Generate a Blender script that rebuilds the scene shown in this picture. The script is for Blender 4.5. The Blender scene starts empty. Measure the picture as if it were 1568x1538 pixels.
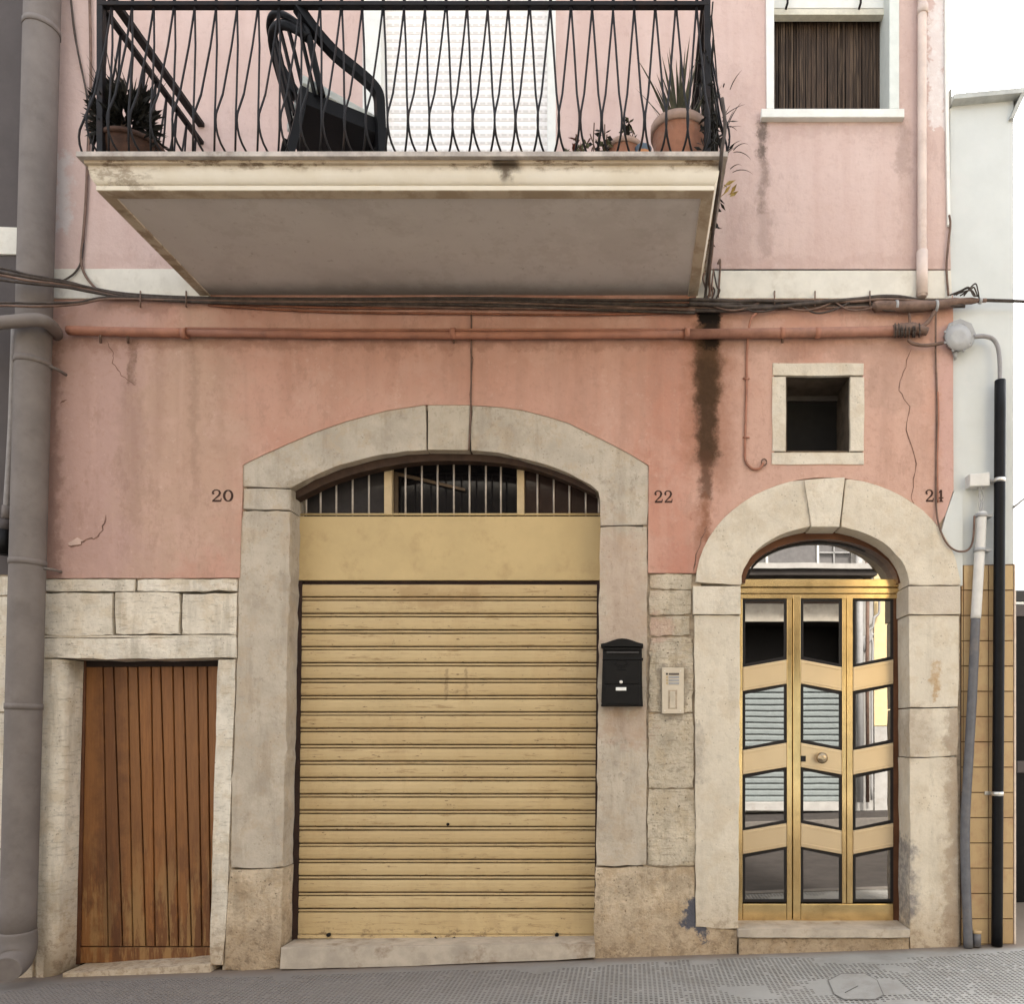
import bpy, bmesh, math, random
import numpy as np
from mathutils import Vector, Matrix
from mathutils.geometry import tessellate_polygon

random.seed(7)
SC = bpy.context.scene
COL = SC.collection
R = math.radians

# ------------------------------------------------------------------ camera, sky, sun, exposure
S = 0.0045          # metres per photo pixel on the facade plane (y = 0)
CX, CY = 964.0, 1120.0   # photo pixel straight in front of the lens
EYE, DIST = 1.53, 5.5

cam_d = bpy.data.cameras.new('camera')
cam = bpy.data.objects.new('camera', cam_d)
COL.objects.link(cam)
cam.location = (0, -DIST, EYE)
cam.rotation_euler = (R(90), 0, 0)
cam_d.sensor_fit = 'HORIZONTAL'
cam_d.sensor_width = 36
cam_d.lens = 36 * DIST / (1568 * S)
cam_d.shift_x = -(CX - 784) / 1568
cam_d.shift_y = (CY - 769) / 1568
cam_d.clip_start = 0.05
cam_d.clip_end = 2000
SC.camera = cam

SUN_ELEV, SUN_AZ = 50.0, 18.0       # hazy sun behind the house, a little to the right: this side of the street is in shade
w = bpy.data.worlds.new('World')
SC.world = w
w.use_nodes = True
nt = w.node_tree
nt.nodes.clear()
sky = nt.nodes.new('ShaderNodeTexSky')
sky.sky_type = 'NISHITA'
sky.sun_disc = False
sky.sun_elevation = R(SUN_ELEV)
sky.sun_rotation = R(SUN_AZ)
sky.air_density = 1.0
sky.dust_density = 4.0
sky.ozone_density = 1.0
hs = nt.nodes.new('ShaderNodeHueSaturation')
hs.inputs['Saturation'].default_value = 0.22
bg = nt.nodes.new('ShaderNodeBackground')
bg.inputs['Strength'].default_value = 0.15
wo = nt.nodes.new('ShaderNodeOutputWorld')
nt.links.new(sky.outputs[0], hs.inputs['Color'])
nt.links.new(hs.outputs[0], bg.inputs[0])
nt.links.new(bg.outputs[0], wo.inputs[0])

sun_d = bpy.data.lights.new('sun', 'SUN')
sun_d.energy = 2.2
sun_d.angle = R(6)
sun_d.color = (1.0, 0.97, 0.93)
sun = bpy.data.objects.new('sun', sun_d)
COL.objects.link(sun)
sdir = Vector((math.sin(R(SUN_AZ)) * math.cos(R(SUN_ELEV)), math.cos(R(SUN_AZ)) * math.cos(R(SUN_ELEV)), math.sin(R(SUN_ELEV))))
sun.rotation_euler = sdir.to_track_quat('Z', 'Y').to_euler()
sun.location = (6, 12, 16)

SC.view_settings.view_transform = 'Standard'
SC.view_settings.look = 'None'
SC.view_settings.exposure = 2.3
SC.view_settings.gamma = 1
SC.view_settings.use_curve_mapping = False


# ------------------------------------------------------------------ coordinates
def F(d):
    return (DIST - d) / DIST


def P(px, py, d=0.0):
    """world point d metres in front of the facade plane, seen at photo pixel px, py"""
    f = F(d)
    return Vector(((px - CX) * S * f, -d, EYE + (CY - py) * S * f))


def wx(px): return (px - CX) * S


def wz(py): return EYE + (CY - py) * S


def gz(x):
    """height of the sloping pavement at x"""
    x = max(-30.0, min(30.0, x))
    return -0.1665 + 0.0338 * (x + 4.07)


def G(px, py, h=0.004):
    """the point of the pavement seen at photo pixel px, py"""
    dx, dz = (px - CX) * S / DIST, (CY - py) * S / DIST
    t = 4.0
    for _ in range(40):
        x = dx * t
        t = (gz(x) + h - EYE) / dz
    return Vector((dx * t, -DIST + t, gz(dx * t) + h))


# ------------------------------------------------------------------ materials
class Mat:
    def __init__(s, name):
        s.m = bpy.data.materials.new(name)
        s.m.use_nodes = True
        s.n = s.m.node_tree.nodes
        s.l = s.m.node_tree.links
        s.n.clear()
        s.out = s.n.new('ShaderNodeOutputMaterial')
        s.b = s.n.new('ShaderNodeBsdfPrincipled')
        s.l.new(s.b.outputs[0], s.out.inputs[0])
        g = s.n.new('ShaderNodeNewGeometry')
        s.pos = g.outputs['Position']
        sp = s.n.new('ShaderNodeSeparateXYZ')
        s.l.new(s.pos, sp.inputs[0])
        s.X, s.Y, s.Z = sp.outputs
        oi = s.n.new('ShaderNodeObjectInfo')
        s.rnd = oi.outputs['Random']
        s._warp = {}

    def put(s, sock, v):
        if isinstance(v, bpy.types.NodeSocket):
            s.l.new(v, sock)
        elif isinstance(v, (tuple, list)):
            sock.default_value = (*v, 1.0) if len(v) == 3 and sock.type == 'RGBA' else v
        else:
            sock.default_value = v

    def math(s, op, a, b=0.0, clamp=False):
        n = s.n.new('ShaderNodeMath')
        n.operation = op
        n.use_clamp = clamp
        s.put(n.inputs[0], a)
        s.put(n.inputs[1], b)
        return n.outputs[0]

    def coord(s, stretch=(1, 1, 1), off=0.0):
        n = s.n.new('ShaderNodeMapping')
        n.inputs['Scale'].default_value = stretch
        n.inputs['Location'].default_value = (off, off * 1.7, off * .6)
        s.l.new(s.pos, n.inputs['Vector'])
        return n.outputs[0]

    def noise(s, scale, detail=6, rough=.6, stretch=None, off=0.0):
        n = s.n.new('ShaderNodeTexNoise')
        n.inputs['Scale'].default_value = scale
        n.inputs['Detail'].default_value = detail
        n.inputs['Roughness'].default_value = rough
        s.l.new(s.coord(stretch or (1, 1, 1), off), n.inputs['Vector'])
        return n.outputs['Fac']

    def voro(s, scale, stretch=None, feature='F1', off=0.0):
        n = s.n.new('ShaderNodeTexVoronoi')
        n.feature = feature
        n.inputs['Scale'].default_value = scale
        s.l.new(s.coord(stretch or (1, 1, 1), off), n.inputs['Vector'])
        return n.outputs['Distance']

    def smooth(s, x, lo, hi, a=0.0, b=1.0):
        n = s.n.new('ShaderNodeMapRange')
        n.interpolation_type = 'SMOOTHSTEP'
        s.put(n.inputs['Value'], x)
        n.inputs['From Min'].default_value = lo
        n.inputs['From Max'].default_value = hi
        n.inputs['To Min'].default_value = a
        n.inputs['To Max'].default_value = b
        return n.outputs['Result']

    def mix(s, fac, a, b, blend='MIX'):
        n = s.n.new('ShaderNodeMix')
        n.data_type = 'RGBA'
        n.blend_type = blend
        n.clamp_factor = True
        s.put(n.inputs[0], fac)
        s.put(n.inputs[6], a)
        s.put(n.inputs[7], b)
        return n.outputs[2]

    def mul(s, a, b): return s.math('MULTIPLY', a, b)

    def patch(s, x0, y0, x1, y1, soft=6, warp=10, wscale=9.0, grain=0.0):
        """mask of a soft ragged patch on the facade, in photo pixels"""
        key = (warp, wscale)
        if key not in s._warp:
            a = s.math('MULTIPLY_ADD', s.noise(wscale, 7, .72, off=3.1), warp * S * 7)
            a.node.inputs[2].default_value = -warp * S * 3.5
            b = s.math('MULTIPLY_ADD', s.noise(wscale * .6, 7, .72, off=9.4), warp * S * 14)
            b.node.inputs[2].default_value = -warp * S * 7
            s._warp[key] = (s.math('ADD', s.X, a), s.math('ADD', s.Z, b))
        X, Z = s._warp[key]
        sf = soft * S
        m = s.mul(s.smooth(X, wx(x0) - sf, wx(x0) + sf), s.smooth(X, wx(x1) - sf, wx(x1) + sf, 1, 0))
        zt, zb = wz(y0), wz(y1)
        m = s.mul(m, s.mul(s.smooth(Z, zb - sf, zb + sf), s.smooth(Z, zt - sf, zt + sf, 1, 0)))
        if grain:
            m = s.mul(m, s.smooth(s.noise(22, 6, .7, off=5.5), .5 - grain * .25, .5 + .12, 1 - grain, 1))
        return m

    def fin(s, color, rough=.8, metal=0.0, bumps=(), spec=.3):
        s.put(s.b.inputs['Base Color'], color)
        s.put(s.b.inputs['Roughness'], rough)
        s.put(s.b.inputs['Metallic'], metal)
        s.b.inputs['Specular IOR Level'].default_value = spec
        prev = None
        for h, strength, dist in bumps:
            n = s.n.new('ShaderNodeBump')
            n.inputs['Strength'].default_value = strength
            n.inputs['Distance'].default_value = dist
            s.l.new(h, n.inputs['Height'])
            if prev:
                s.l.new(prev, n.inputs['Normal'])
            prev = n.outputs[0]
        if prev:
            s.l.new(prev, s.b.inputs['Normal'])
        return s.m


def sc(c, k): return tuple(v * k for v in c)


def simple(name, c, rough=.6, metal=0.0, var=.12, scale=14, bump=.15, spec=.3, dirt=None, dirt_amt=.0):
    m = Mat(name)
    n = m.noise(scale, 6, .65)
    col = m.mix(m.smooth(n, .3, .7), sc(c, 1 - var), sc(c, 1 + var))
    if dirt:
        d = m.mul(m.smooth(m.noise(5, 8, .7, off=4), .5, .72), dirt_amt)
        col = m.mix(d, col, dirt)
    return m.fin(col, rough, metal, [(m.noise(scale * 6, 4, .6), bump, .004)] if bump else (), spec)


def mat_upper():
    m = Mat('pink_plaster_faded')
    a = m.mix(m.smooth(m.noise(1.6, 5, .6), .3, .7), (.535, .395, .355), (.58, .445, .405))
    st = m.noise(3.2, 6, .65, stretch=(1.6, 1, .18))
    a = m.mix(m.mul(m.smooth(st, .45, .62), .35), a, (.48, .335, .295))
    a = m.mix(m.mul(m.smooth(m.noise(26, 6, .7), .53, .64), .28), a, (.46, .33, .29))
    g1 = m.mul(m.smooth(m.noise(8, 9, .78, stretch=(1, 1, .4), off=91), .535, .60), m.smooth(m.noise(1.7, 4, .6, off=95), .44, .58))
    a = m.mix(m.mul(g1, .22), a, (.33, .235, .205))
    dk = (.15, .11, .09)
    a = m.mix(m.mul(m.patch(1160, 185, 1176, 330, 6, 6, grain=.6), .62), a, dk)
    a = m.mix(m.mul(m.patch(1161, 185, 1174, 245, 3, 6, grain=.8), .6), a, (.07, .055, .045))
    a = m.mix(m.mul(m.patch(1158, 320, 1182, 385, 9, 8), .28), a, dk)
    a = m.mix(m.mul(m.patch(1372, 182, 1392, 262, 8, 8), .30), a, dk)
    a = m.mix(m.mul(m.patch(1180, 180, 1370, 212, 10, 12), .20), a, (.30, .2, .17))
    a = m.mix(m.mul(m.patch(1378, -50, 1408, 420, 8, 8), .16), a, (.25, .16, .13))
    a = m.mix(m.patch(1421, -900, 1449, 196, 3, 10, grain=.25), a, (.69, .64, .62))
    a = m.mix(m.mul(m.patch(84, 240, 108, 360, 6, 10), .6), a, (.60, .58, .56))
    a = m.mix(m.mul(m.patch(1090, 120, 1150, 430, 24, 20), .12), a, dk)
    a = m.mix(m.mul(m.patch(84, 395, 1460, 412, 4, 6), .18), a, (.34, .22, .18))
    return m.fin(a, .92, 0, [(m.noise(60, 6, .7), .22, .004), (m.noise(7, 6, .6), .45, .02), (m.noise(24, 5, .6, off=3), .3, .006)], .15)


def mat_lower():
    m = Mat('salmon_plaster')
    a = m.mix(m.smooth(m.noise(1.9, 5, .6), .3, .7), (.475, .262, .195), (.53, .312, .242))
    a = m.mix(m.mul(m.patch(40, 440, 250, 900, 70, 30, 3.0), .85), a, (.43, .288, .25))
    a = m.mix(m.mul(m.patch(210, 520, 372, 900, 50, 30, 3.0), .75), a, (.455, .315, .235))
    a = m.mix(m.mul(m.patch(985, 475, 1062, 885, 16, 16, 3.0), .45), a, (.45, .20, .14))
    a = m.mix(m.mul(m.patch(400, 600, 700, 640, 40, 40, 3.0), .35), a, (.50, .33, .25))
    a = m.mix(m.mul(m.patch(1100, 520, 1440, 900, 60, 30, 3.0), .65), a, (.54, .36, .29))
    a = m.mix(m.mul(m.patch(1434, 500, 1470, 900, 8, 8), .6), a, (.52, .34, .31))
    st = m.noise(4.2, 6, .65, stretch=(1.7, 1, .15))
    a = m.mix(m.mul(m.smooth(st, .47, .64), .24), a, (.36, .225, .175))
    st2 = m.noise(6.5, 5, .6, stretch=(1.8, 1, .1), off=7)
    a = m.mix(m.mul(m.smooth(st2, .54, .68), .16), a, (.58, .39, .31))
    bl = m.noise(4.5, 8, .7, stretch=(1, 1, .7), off=41)
    a = m.mix(m.mul(m.smooth(bl, .50, .60), .12), a, (.40, .27, .22))
    a = m.mix(m.mul(m.smooth(m.noise(2.6, 8, .72, off=52), .52, .62), .30), a, (.56, .37, .30))
    a = m.mix(m.mul(m.smooth(m.noise(30, 6, .7), .53, .64), .30), a, (.37, .215, .165))
    g1 = m.mul(m.smooth(m.noise(8, 9, .78, stretch=(1, 1, .45), off=91), .535, .60), m.smooth(m.noise(1.7, 4, .6, off=95), .44, .58))
    a = m.mix(m.mul(g1, .20), a, (.23, .13, .095))
    g2 = m.mul(m.smooth(m.noise(24, 8, .8, off=97), .57, .63), m.smooth(m.noise(2.4, 4, .6, off=99), .42, .56))
    a = m.mix(m.mul(g2, .28), a, (.62, .46, .38))
    for x0, x1, y1, k in ((128, 140, 640, .22), (236, 252, 700, .24), (330, 344, 690, .26), (430, 450, 640, .2), (596, 606, 610, .22), (876, 890, 640, .24), (948, 960, 690, .26), (1004, 1016, 742, .2), (1126, 1134, 640, .22), (1352, 1364, 720, .22)):
        a = m.mix(m.mul(m.patch(x0, 522, x1, y1, 9, 7), k * .55), a, (.20, .10, .065))
    dk, bk = (.085, .045, .022), (.012, .009, .007)
    a = m.mix(m.mul(m.patch(198, 524, 210, 592, 3, 5, grain=.4), .55), a, dk)
    a = m.mix(m.mul(m.patch(186, 590, 222, 800, 14, 12), .18), a, dk)
    a = m.mix(m.mul(m.patch(292, 524, 304, 720, 7, 8), .20), a, dk)
    a = m.mix(m.mul(m.patch(80, 518, 1065, 536, 7, 6), .38), a, (.20, .095, .06))
    a = m.mix(m.mul(m.patch(320, 452, 1070, 474, 6, 6), .30), a, (.24, .085, .045))
    a = m.mix(m.mul(m.patch(150, 452, 330, 480, 10, 8), .35), a, (.2, .11, .08))
    a = m.mix(m.mul(m.patch(66, 500, 92, 900, 7, 10), .45), a, (.18, .10, .075))
    # soot and rust run below the balcony's drain corner
    a = m.mix(m.mul(m.patch(1048, 460, 1120, 740, 18, 8), .55), a, (.27, .125, .075))
    a = m.mix(m.mul(m.patch(1062, 495, 1104, 620, 9, 5), .8), a, (.10, .052, .028))
    a = m.mix(m.mul(m.patch(1068, 500, 1098, 706, 8, 5), .92), a, (.080, .044, .023))
    a = m.mix(m.mul(m.patch(1066, 560, 1097, 718, 8, 6, grain=.3), .55), a, (.035, .02, .012))
    a = m.mix(m.mul(m.patch(1072, 690, 1090, 770, 6, 5), .8), a, (.085, .042, .024))
    a = m.mix(m.mul(m.patch(1075, 760, 1085, 830, 5, 5), .6), a, (.20, .09, .05))
    a = m.mix(m.mul(m.patch(1064, 780, 1088, 880, 8, 9, grain=.4), .5), a, (.20, .075, .035))
    a = m.mix(m.patch(1069, 462, 1104, 503, 4, 5), a, bk)
    a = m.mix(m.mul(m.patch(1074, 500, 1098, 540, 5, 6), .85), a, bk)
    a = m.mix(m.mul(m.patch(1100, 520, 1400, 545, 10, 8), .28), a, (.2, .12, .09))
    a = m.mix(m.mul(m.patch(1325, 540, 1400, 620, 16, 14), .22), a, (.24, .16, .12))
    a = m.mix(m.mul(m.patch(1010, 840, 1065, 880, 10, 8), .25), a, (.36, .13, .09))
    return m.fin(a, .92, 0, [(m.noise(70, 6, .7), .22, .004), (m.noise(6, 6, .6), .5, .02), (m.noise(22, 5, .6, off=3), .3, .006)], .15)


def stone(name, base, warm, var=.16, pits=.35, streak=.3, ground=.0, extra=None, rough_b=.35, lam=0, grime=.20, holes=0):
    m = Mat(name)
    n = m.noise(3.2, 8, .65)
    a = m.mix(m.smooth(n, .32, .68), sc(base, 1 - var), sc(base, 1 + var * .7))
    a = m.mix(m.smooth(m.rnd, 0, 1, 0, .5), a, m.mix(.5, a, warm))
    a = m.mix(m.mul(m.smooth(m.noise(7, 7, .7, off=2), .48, .62), .6), a, warm)
    if lam:
        lm = m.smooth(m.noise(9, 7, .75, stretch=(1, 1, 6), off=17), .545, .60)
        a = m.mix(m.mul(lm, lam), a, sc(warm, .38))
    st = m.noise(5, 6, .7, stretch=(1.5, 1, .22), off=8)
    a = m.mix(m.mul(m.smooth(st, .50, .66), streak), a, sc(warm, .42))
    # dark pits and chips
    v = m.voro(38)
    pm = m.mul(m.smooth(v, .10, .26, 1, 0), m.smooth(m.noise(9, 4, .6, off=6), .5, .62))
    a = m.mix(m.mul(pm, pits * 1.6), a, sc(warm, .22))
    sp = m.smooth(m.noise(75, 5, .75, off=1), .60, .68)
    a = m.mix(m.mul(sp, pits), a, sc(warm, .35))
    gb = m.noise(2.6, 9, .74, off=61)
    a = m.mix(m.mul(m.smooth(gb, .515, .60), grime), a, sc(warm, .50))
    gk = m.mul(m.smooth(m.noise(13, 8, .78, off=71), .545, .60), m.smooth(m.noise(2.0, 4, .6, off=75), .42, .58))
    a = m.mix(m.mul(gk, grime * 1.3), a, sc(warm, .30))
    if holes:
        v2 = m.voro(21, off=2.2)
        hm = m.mul(m.smooth(v2, .08, .20, 1, 0), m.smooth(m.noise(6, 5, .65, off=81), .47, .56))
        a = m.mix(m.mul(hm, holes), a, sc(warm, .28))
    if ground:
        gm = m.smooth(m.math('ADD', m.Z, m.mul(m.noise(4, 6, .7, off=12), .45)), .12, .75, ground, 0)
        a = m.mix(gm, a, (.36, .255, .155))
        rs = m.mul(m.smooth(m.noise(17, 7, .75, off=14), .50, .60), gm)
        a = m.mix(rs, a, (.20, .14, .09))
    if extra:
        a = extra(m, a)
    h = m.noise(45, 8, .75, off=3)
    return m.fin(a, .88, 0, [(h, rough_b, .014), (m.noise(9, 5, .6), .35, .012), (m.noise(22, 4, .6, off=8), rough_b * .6, .02), (v, .15, .004)], .2)


def arch_extra(m, a):
    a = m.mix(m.mul(m.patch(1378, 1095, 1425, 1160, 16, 10, grain=.3), .55), a, (.26, .19, .13))
    a = m.mix(m.mul(m.patch(1426, 1020, 1438, 1072, 3, 6, grain=.7), .65), a, (.36, .2, .06))
    a = m.mix(m.mul(m.patch(1446, 1085, 1472, 1450, 8, 10), .55), a, (.24, .165, .11))
    a = m.mix(m.mul(m.patch(1376, 1290, 1400, 1410, 8, 10, grain=.5), .75), a, (.12, .115, .13))
    a = m.mix(m.mul(m.patch(1060, 1110, 1076, 1200, 4, 8, grain=.6), .45), a, (.2, .17, .15))
    a = m.mix(m.mul(m.patch(1384, 898, 1472, 942, 3, 4), .3), a, (.36, .30, .26))
    return a


def garage_extra(m, a):
    a = m.mix(m.mul(m.patch(916, 1080, 996, 1130, 12, 14), .3), a, (.34, .19, .13))
    a = m.mix(m.mul(m.patch(910, 800, 996, 1000, 24, 20, 5.0), .35), a, (.42, .27, .20))
    a = m.mix(m.patch(1044, 1385, 1086, 1434, 5, 12, 7.0), a, (.10, .10, .12))
    a = m.mix(m.mul(m.patch(440, 730, 470, 770, 6, 8), .35), a, (.16, .12, .06))
    a = m.mix(m.mul(m.patch(652, 616, 724, 690, 3, 3), .18), a, (.55, .50, .40))
    a = m.mix(m.mul(m.patch(1008, 1018, 1052, 1100, 3, 5, grain=.4), .6), a, (.20, .17, .14))
    a = m.mix(m.mul(m.patch(996, 940, 1030, 978, 6, 6), .5), a, (.50, .31, .24))
    return a


def mat_shutter():
    m = Mat('mustard_shutter_paint')
    a = m.mix(m.smooth(m.noise(2.2, 5, .6), .3, .7), (.475, .355, .185), (.53, .40, .215))
    a = m.mix(m.smooth(m.rnd, 0, 1, 0, .4), a, (.45, .315, .15))
    a = m.mix(m.mul(m.smooth(m.noise(2.4, 8, .75, stretch=(1, 1, .5), off=44), .50, .60), .3), a, (.40, .275, .13))
    sc_ = m.noise(10, 7, .75, stretch=(.35, 1, 3.5), off=4)
    a = m.mix(m.mul(m.smooth(sc_, .57, .65), .6), a, (.24, .145, .06))
    s3 = m.noise(16, 7, .75, stretch=(.25, 1, 9), off=24)
    a = m.mix(m.mul(m.smooth(s3, .605, .65), .6), a, (.18, .10, .045))
    sp = m.noise(34, 5, .7, stretch=(.4, 1, 1.6), off=8)
    a = m.mix(m.mul(m.smooth(sp, .645, .68), .8), a, (.10, .055, .03))
    bt = m.mul(m.smooth(m.Z, .07, .17, .8, 0), m.smooth(m.noise(20, 7, .75, stretch=(.6, 1, 1), off=31), .53, .61))
    a = m.mix(bt, a, (.12, .075, .04))
    a = m.mix(m.mul(m.smooth(m.noise(4, 6, .7, stretch=(2, 1, .3), off=11), .55, .75), .22), a, (.34, .22, .10))
    low = m.smooth(m.Z, -.1, .7, .35, 0)
    a = m.mix(m.mul(low, m.smooth(m.noise(6, 5, .7), .4, .7)), a, (.36, .25, .14))
    a = m.mix(m.mul(m.patch(600, 895, 730, 925, 10, 6), .4), a, (.28, .17, .07))
    fr = m.math('MAXIMUM', m.patch(672, 1020, 677, 1070, 1.5, 2, 30, grain=.8), m.patch(703, 1020, 707, 1070, 1.5, 2, 30, grain=.8))
    fr = m.math('MAXIMUM', fr, m.patch(672, 1054, 707, 1058, 1.5, 2, 30, grain=.8))
    a = m.mix(m.mul(fr, .5), a, (.12, .07, .035))
    return m.fin(a, .5, 0, [(m.noise(40, 4, .6), .08, .003)], .35)


def mat_wood():
    m = Mat('old_varnished_wood')
    gr = m.noise(9, 9, .75, stretch=(7, 7, .35))
    a = m.mix(m.smooth(gr, .3, .7), (.185, .071, .019), (.285, .118, .035))
    a = m.mix(m.smooth(m.rnd, 0, 1, 0, .45), a, (.205, .095, .036))
    f = m.noise(40, 6, .7, stretch=(5, 5, .2), off=3)
    a = m.mix(m.mul(m.smooth(f, .5, .75), .45), a, (.075, .03, .012))
    wear = m.mul(m.smooth(m.noise(3.5, 7, .7, stretch=(2.2, 1, .6), off=6), .43, .54), m.smooth(m.Z, .25, 1.15, 1, .12))
    a = m.mix(m.mul(wear, .58), a, (.075, .028, .012))
    pale = m.mul(m.smooth(m.noise(5.5, 7, .7, stretch=(3, 1, .4), off=16), .47, .57), m.smooth(m.Z, .15, 1.0, .8, .0))
    a = m.mix(pale, a, (.30, .17, .065))
    a = m.mix(m.mul(m.patch(120, 1005, 160, 1480, 14, 10), .45), a, (.055, .018, .010))
    return m.fin(a, .5, 0, [(gr, .18, .004)], .35)


def mat_pave(name, base, dirt):
    m = Mat(name)
    a = m.mix(m.smooth(m.noise(1.4, 6, .65), .3, .7), sc(base, .86), sc(base, 1.12))
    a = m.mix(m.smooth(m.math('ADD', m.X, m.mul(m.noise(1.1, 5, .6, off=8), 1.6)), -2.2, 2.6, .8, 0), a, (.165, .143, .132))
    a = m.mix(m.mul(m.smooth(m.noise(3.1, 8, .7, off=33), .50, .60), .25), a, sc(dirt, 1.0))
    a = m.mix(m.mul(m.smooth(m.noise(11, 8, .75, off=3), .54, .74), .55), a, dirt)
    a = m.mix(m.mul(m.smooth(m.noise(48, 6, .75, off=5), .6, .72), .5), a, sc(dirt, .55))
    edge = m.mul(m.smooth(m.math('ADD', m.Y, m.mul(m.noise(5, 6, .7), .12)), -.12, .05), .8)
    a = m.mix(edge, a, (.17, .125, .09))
    return m.fin(a, .9, 0, [(m.noise(90, 6, .7), .3, .004)], .2)


def fascia_mat():
    m = Mat('cream_balcony_paint')
    a = m.mix(m.smooth(m.noise(2.5, 6, .6), .3, .7), (.64, .575, .46), (.71, .655, .56))
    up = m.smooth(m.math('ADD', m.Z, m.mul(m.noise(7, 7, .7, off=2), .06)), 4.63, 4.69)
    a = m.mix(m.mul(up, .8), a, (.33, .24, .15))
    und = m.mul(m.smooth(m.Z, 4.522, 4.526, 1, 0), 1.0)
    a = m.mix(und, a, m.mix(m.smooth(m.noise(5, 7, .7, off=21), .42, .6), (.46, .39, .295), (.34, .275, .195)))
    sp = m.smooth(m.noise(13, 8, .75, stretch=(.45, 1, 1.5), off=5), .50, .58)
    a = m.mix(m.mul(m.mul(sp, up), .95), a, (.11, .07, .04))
    def bx(x0, x1, s_=.03):
        xw = m.math('ADD', m.X, m.mul(m.noise(12, 6, .7, off=9), .12))
        return m.mul(m.smooth(xw, x0 - s_ + .06, x0 + s_ + .06), m.smooth(xw, x1 - s_ + .06, x1 + s_ + .06, 1, 0))
    zz = m.math('ADD', m.Z, m.mul(m.noise(14, 6, .7, off=1), .07))
    x0 = (757 - CX) * S * .795
    a = m.mix(m.mul(m.mul(bx(x0 - .02, x0 + .13, .03), m.smooth(zz, 4.63, 4.67)), .95), a, (.06, .045, .03))
    a = m.mix(m.mul(m.mul(bx(x0 + .035, x0 + .085, .02), m.smooth(zz, 4.575, 4.63)), .85), a, (.08, .055, .035))
    lf = m.mul(bx(-3.2, -2.65, .14), m.smooth(m.noise(10, 8, .72, stretch=(.6, 1, 1.4), off=4), .47, .58))
    a = m.mix(m.mul(lf, .65), a, (.21, .15, .095))
    return m.fin(a, .8, 0, [(m.noise(40, 6, .7), .2, .004)], .2)


def soffit_mat():
    m = Mat('grey_soffit_plaster')
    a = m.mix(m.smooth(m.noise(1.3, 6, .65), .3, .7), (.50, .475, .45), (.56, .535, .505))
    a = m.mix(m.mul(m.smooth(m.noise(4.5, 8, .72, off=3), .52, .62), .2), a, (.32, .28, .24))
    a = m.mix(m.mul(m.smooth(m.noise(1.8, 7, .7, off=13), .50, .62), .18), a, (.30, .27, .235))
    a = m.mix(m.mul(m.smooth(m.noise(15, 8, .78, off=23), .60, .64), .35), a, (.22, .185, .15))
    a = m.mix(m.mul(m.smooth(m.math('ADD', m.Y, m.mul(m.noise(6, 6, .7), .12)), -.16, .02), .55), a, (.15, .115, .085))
    return m.fin(a, .9, 0, [(m.noise(40, 6, .7), .15, .004)], .15)


def glass_mirror():
    m = Mat('bronze_mirror_glass')
    return m.fin((.40, .38, .352), .012, 1.0, [(m.noise(1.6, 2, .4), .020, .02)])


MT = {}
MT['upper'] = mat_upper()
MT['lower'] = mat_lower()
MT['band'] = simple('white_band_paint', (.64, .61, .54), .85, var=.08, scale=5, dirt=(.40, .35, .28), dirt_amt=.5)
MT['mortar'] = simple('lime_mortar', (.38, .31, .23), .95, var=.3, scale=20, bump=.4)
MT['stone_left'] = stone('weathered_limestone', (.70, .64, .54), (.56, .46, .33), ground=.55, streak=.35, lam=.4)
MT['stone_garage'] = stone('smooth_grey_limestone', (.485, .43, .355), (.45, .36, .26), pits=.25, ground=.6, extra=garage_extra, streak=.25)
MT['stone_arch'] = stone('pale_painted_limestone', (.65, .59, .49), (.56, .475, .36), var=.08, pits=.28, streak=.16, ground=.62, extra=arch_extra, grime=.11)
MT['stone_rough'] = stone('rough_coursed_limestone', (.60, .53, .42), (.50, .40, .27), var=.22, pits=.6, streak=.3, extra=garage_extra, rough_b=1.0, lam=.45, grime=.3, holes=.5)
MT['stone_base'] = stone('tooled_base_limestone', (.62, .51, .375), (.47, .345, .215), var=.25, pits=.6, ground=.6, extra=garage_extra, rough_b=1.0, grime=.34, holes=.6)
MT['marble'] = simple('grey_marble_step', (.43, .37, .30), .6, var=.16, scale=7, dirt=(.20, .14, .09), dirt_amt=.85)
MT['shutter'] = mat_shutter()
MT['panel'] = simple('mustard_sheet_paint', (.505, .375, .185), .5, var=.06, scale=3, bump=.06, dirt=(.37, .255, .12), dirt_amt=.6)
MT['rust'] = simple('rusty_guide_rail', (.028, .014, .010), .7, var=.3)
MT['groove'] = simple('grimy_slat_groove', (.105, .062, .028), .8, var=.55)
MT['wood'] = mat_wood()
MT['black'] = simple('dark_interior', (.012, .011, .010), .9, bump=0)
MT['dark_glass'] = simple('dark_window_glass', (.010, .009, .010), .08, bump=0, spec=.5)
MT['iron'] = simple('black_iron_paint', (.008, .007, .008), .55, var=.3, scale=30, spec=.2, dirt=(.032, .016, .010), dirt_amt=.7)
MT['grille'] = simple('galvanised_bar', (.46, .40, .34), .5, .2, var=.2)
MT['cream_frame'] = simple('cream_window_paint', (.50, .38, .22), .5, var=.08)
MT['gold'] = simple('gold_anodised_aluminium', (.74, .54, .26), .18, .92, var=.15, scale=4, bump=.02, dirt=(.25, .15, .05), dirt_amt=.4)
MT['gold_panel'] = simple('pale_gold_aluminium', (.63, .49, .31), .30, .55, var=.03, scale=2, bump=.01)
MT['bronze_frame'] = simple('brown_anodised_frame', (.115, .050, .026), .35, .4, var=.2, scale=6, bump=.02)
MT['gasket'] = simple('black_rubber_gasket', (.012, .010, .010), .6, bump=0)
MT['mirror'] = glass_mirror()
MT['white_pvc'] = simple('white_frame_paint', (.70, .70, .66), .45, var=.05, bump=.05, dirt=(.55, .55, .50), dirt_amt=.4)
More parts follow.
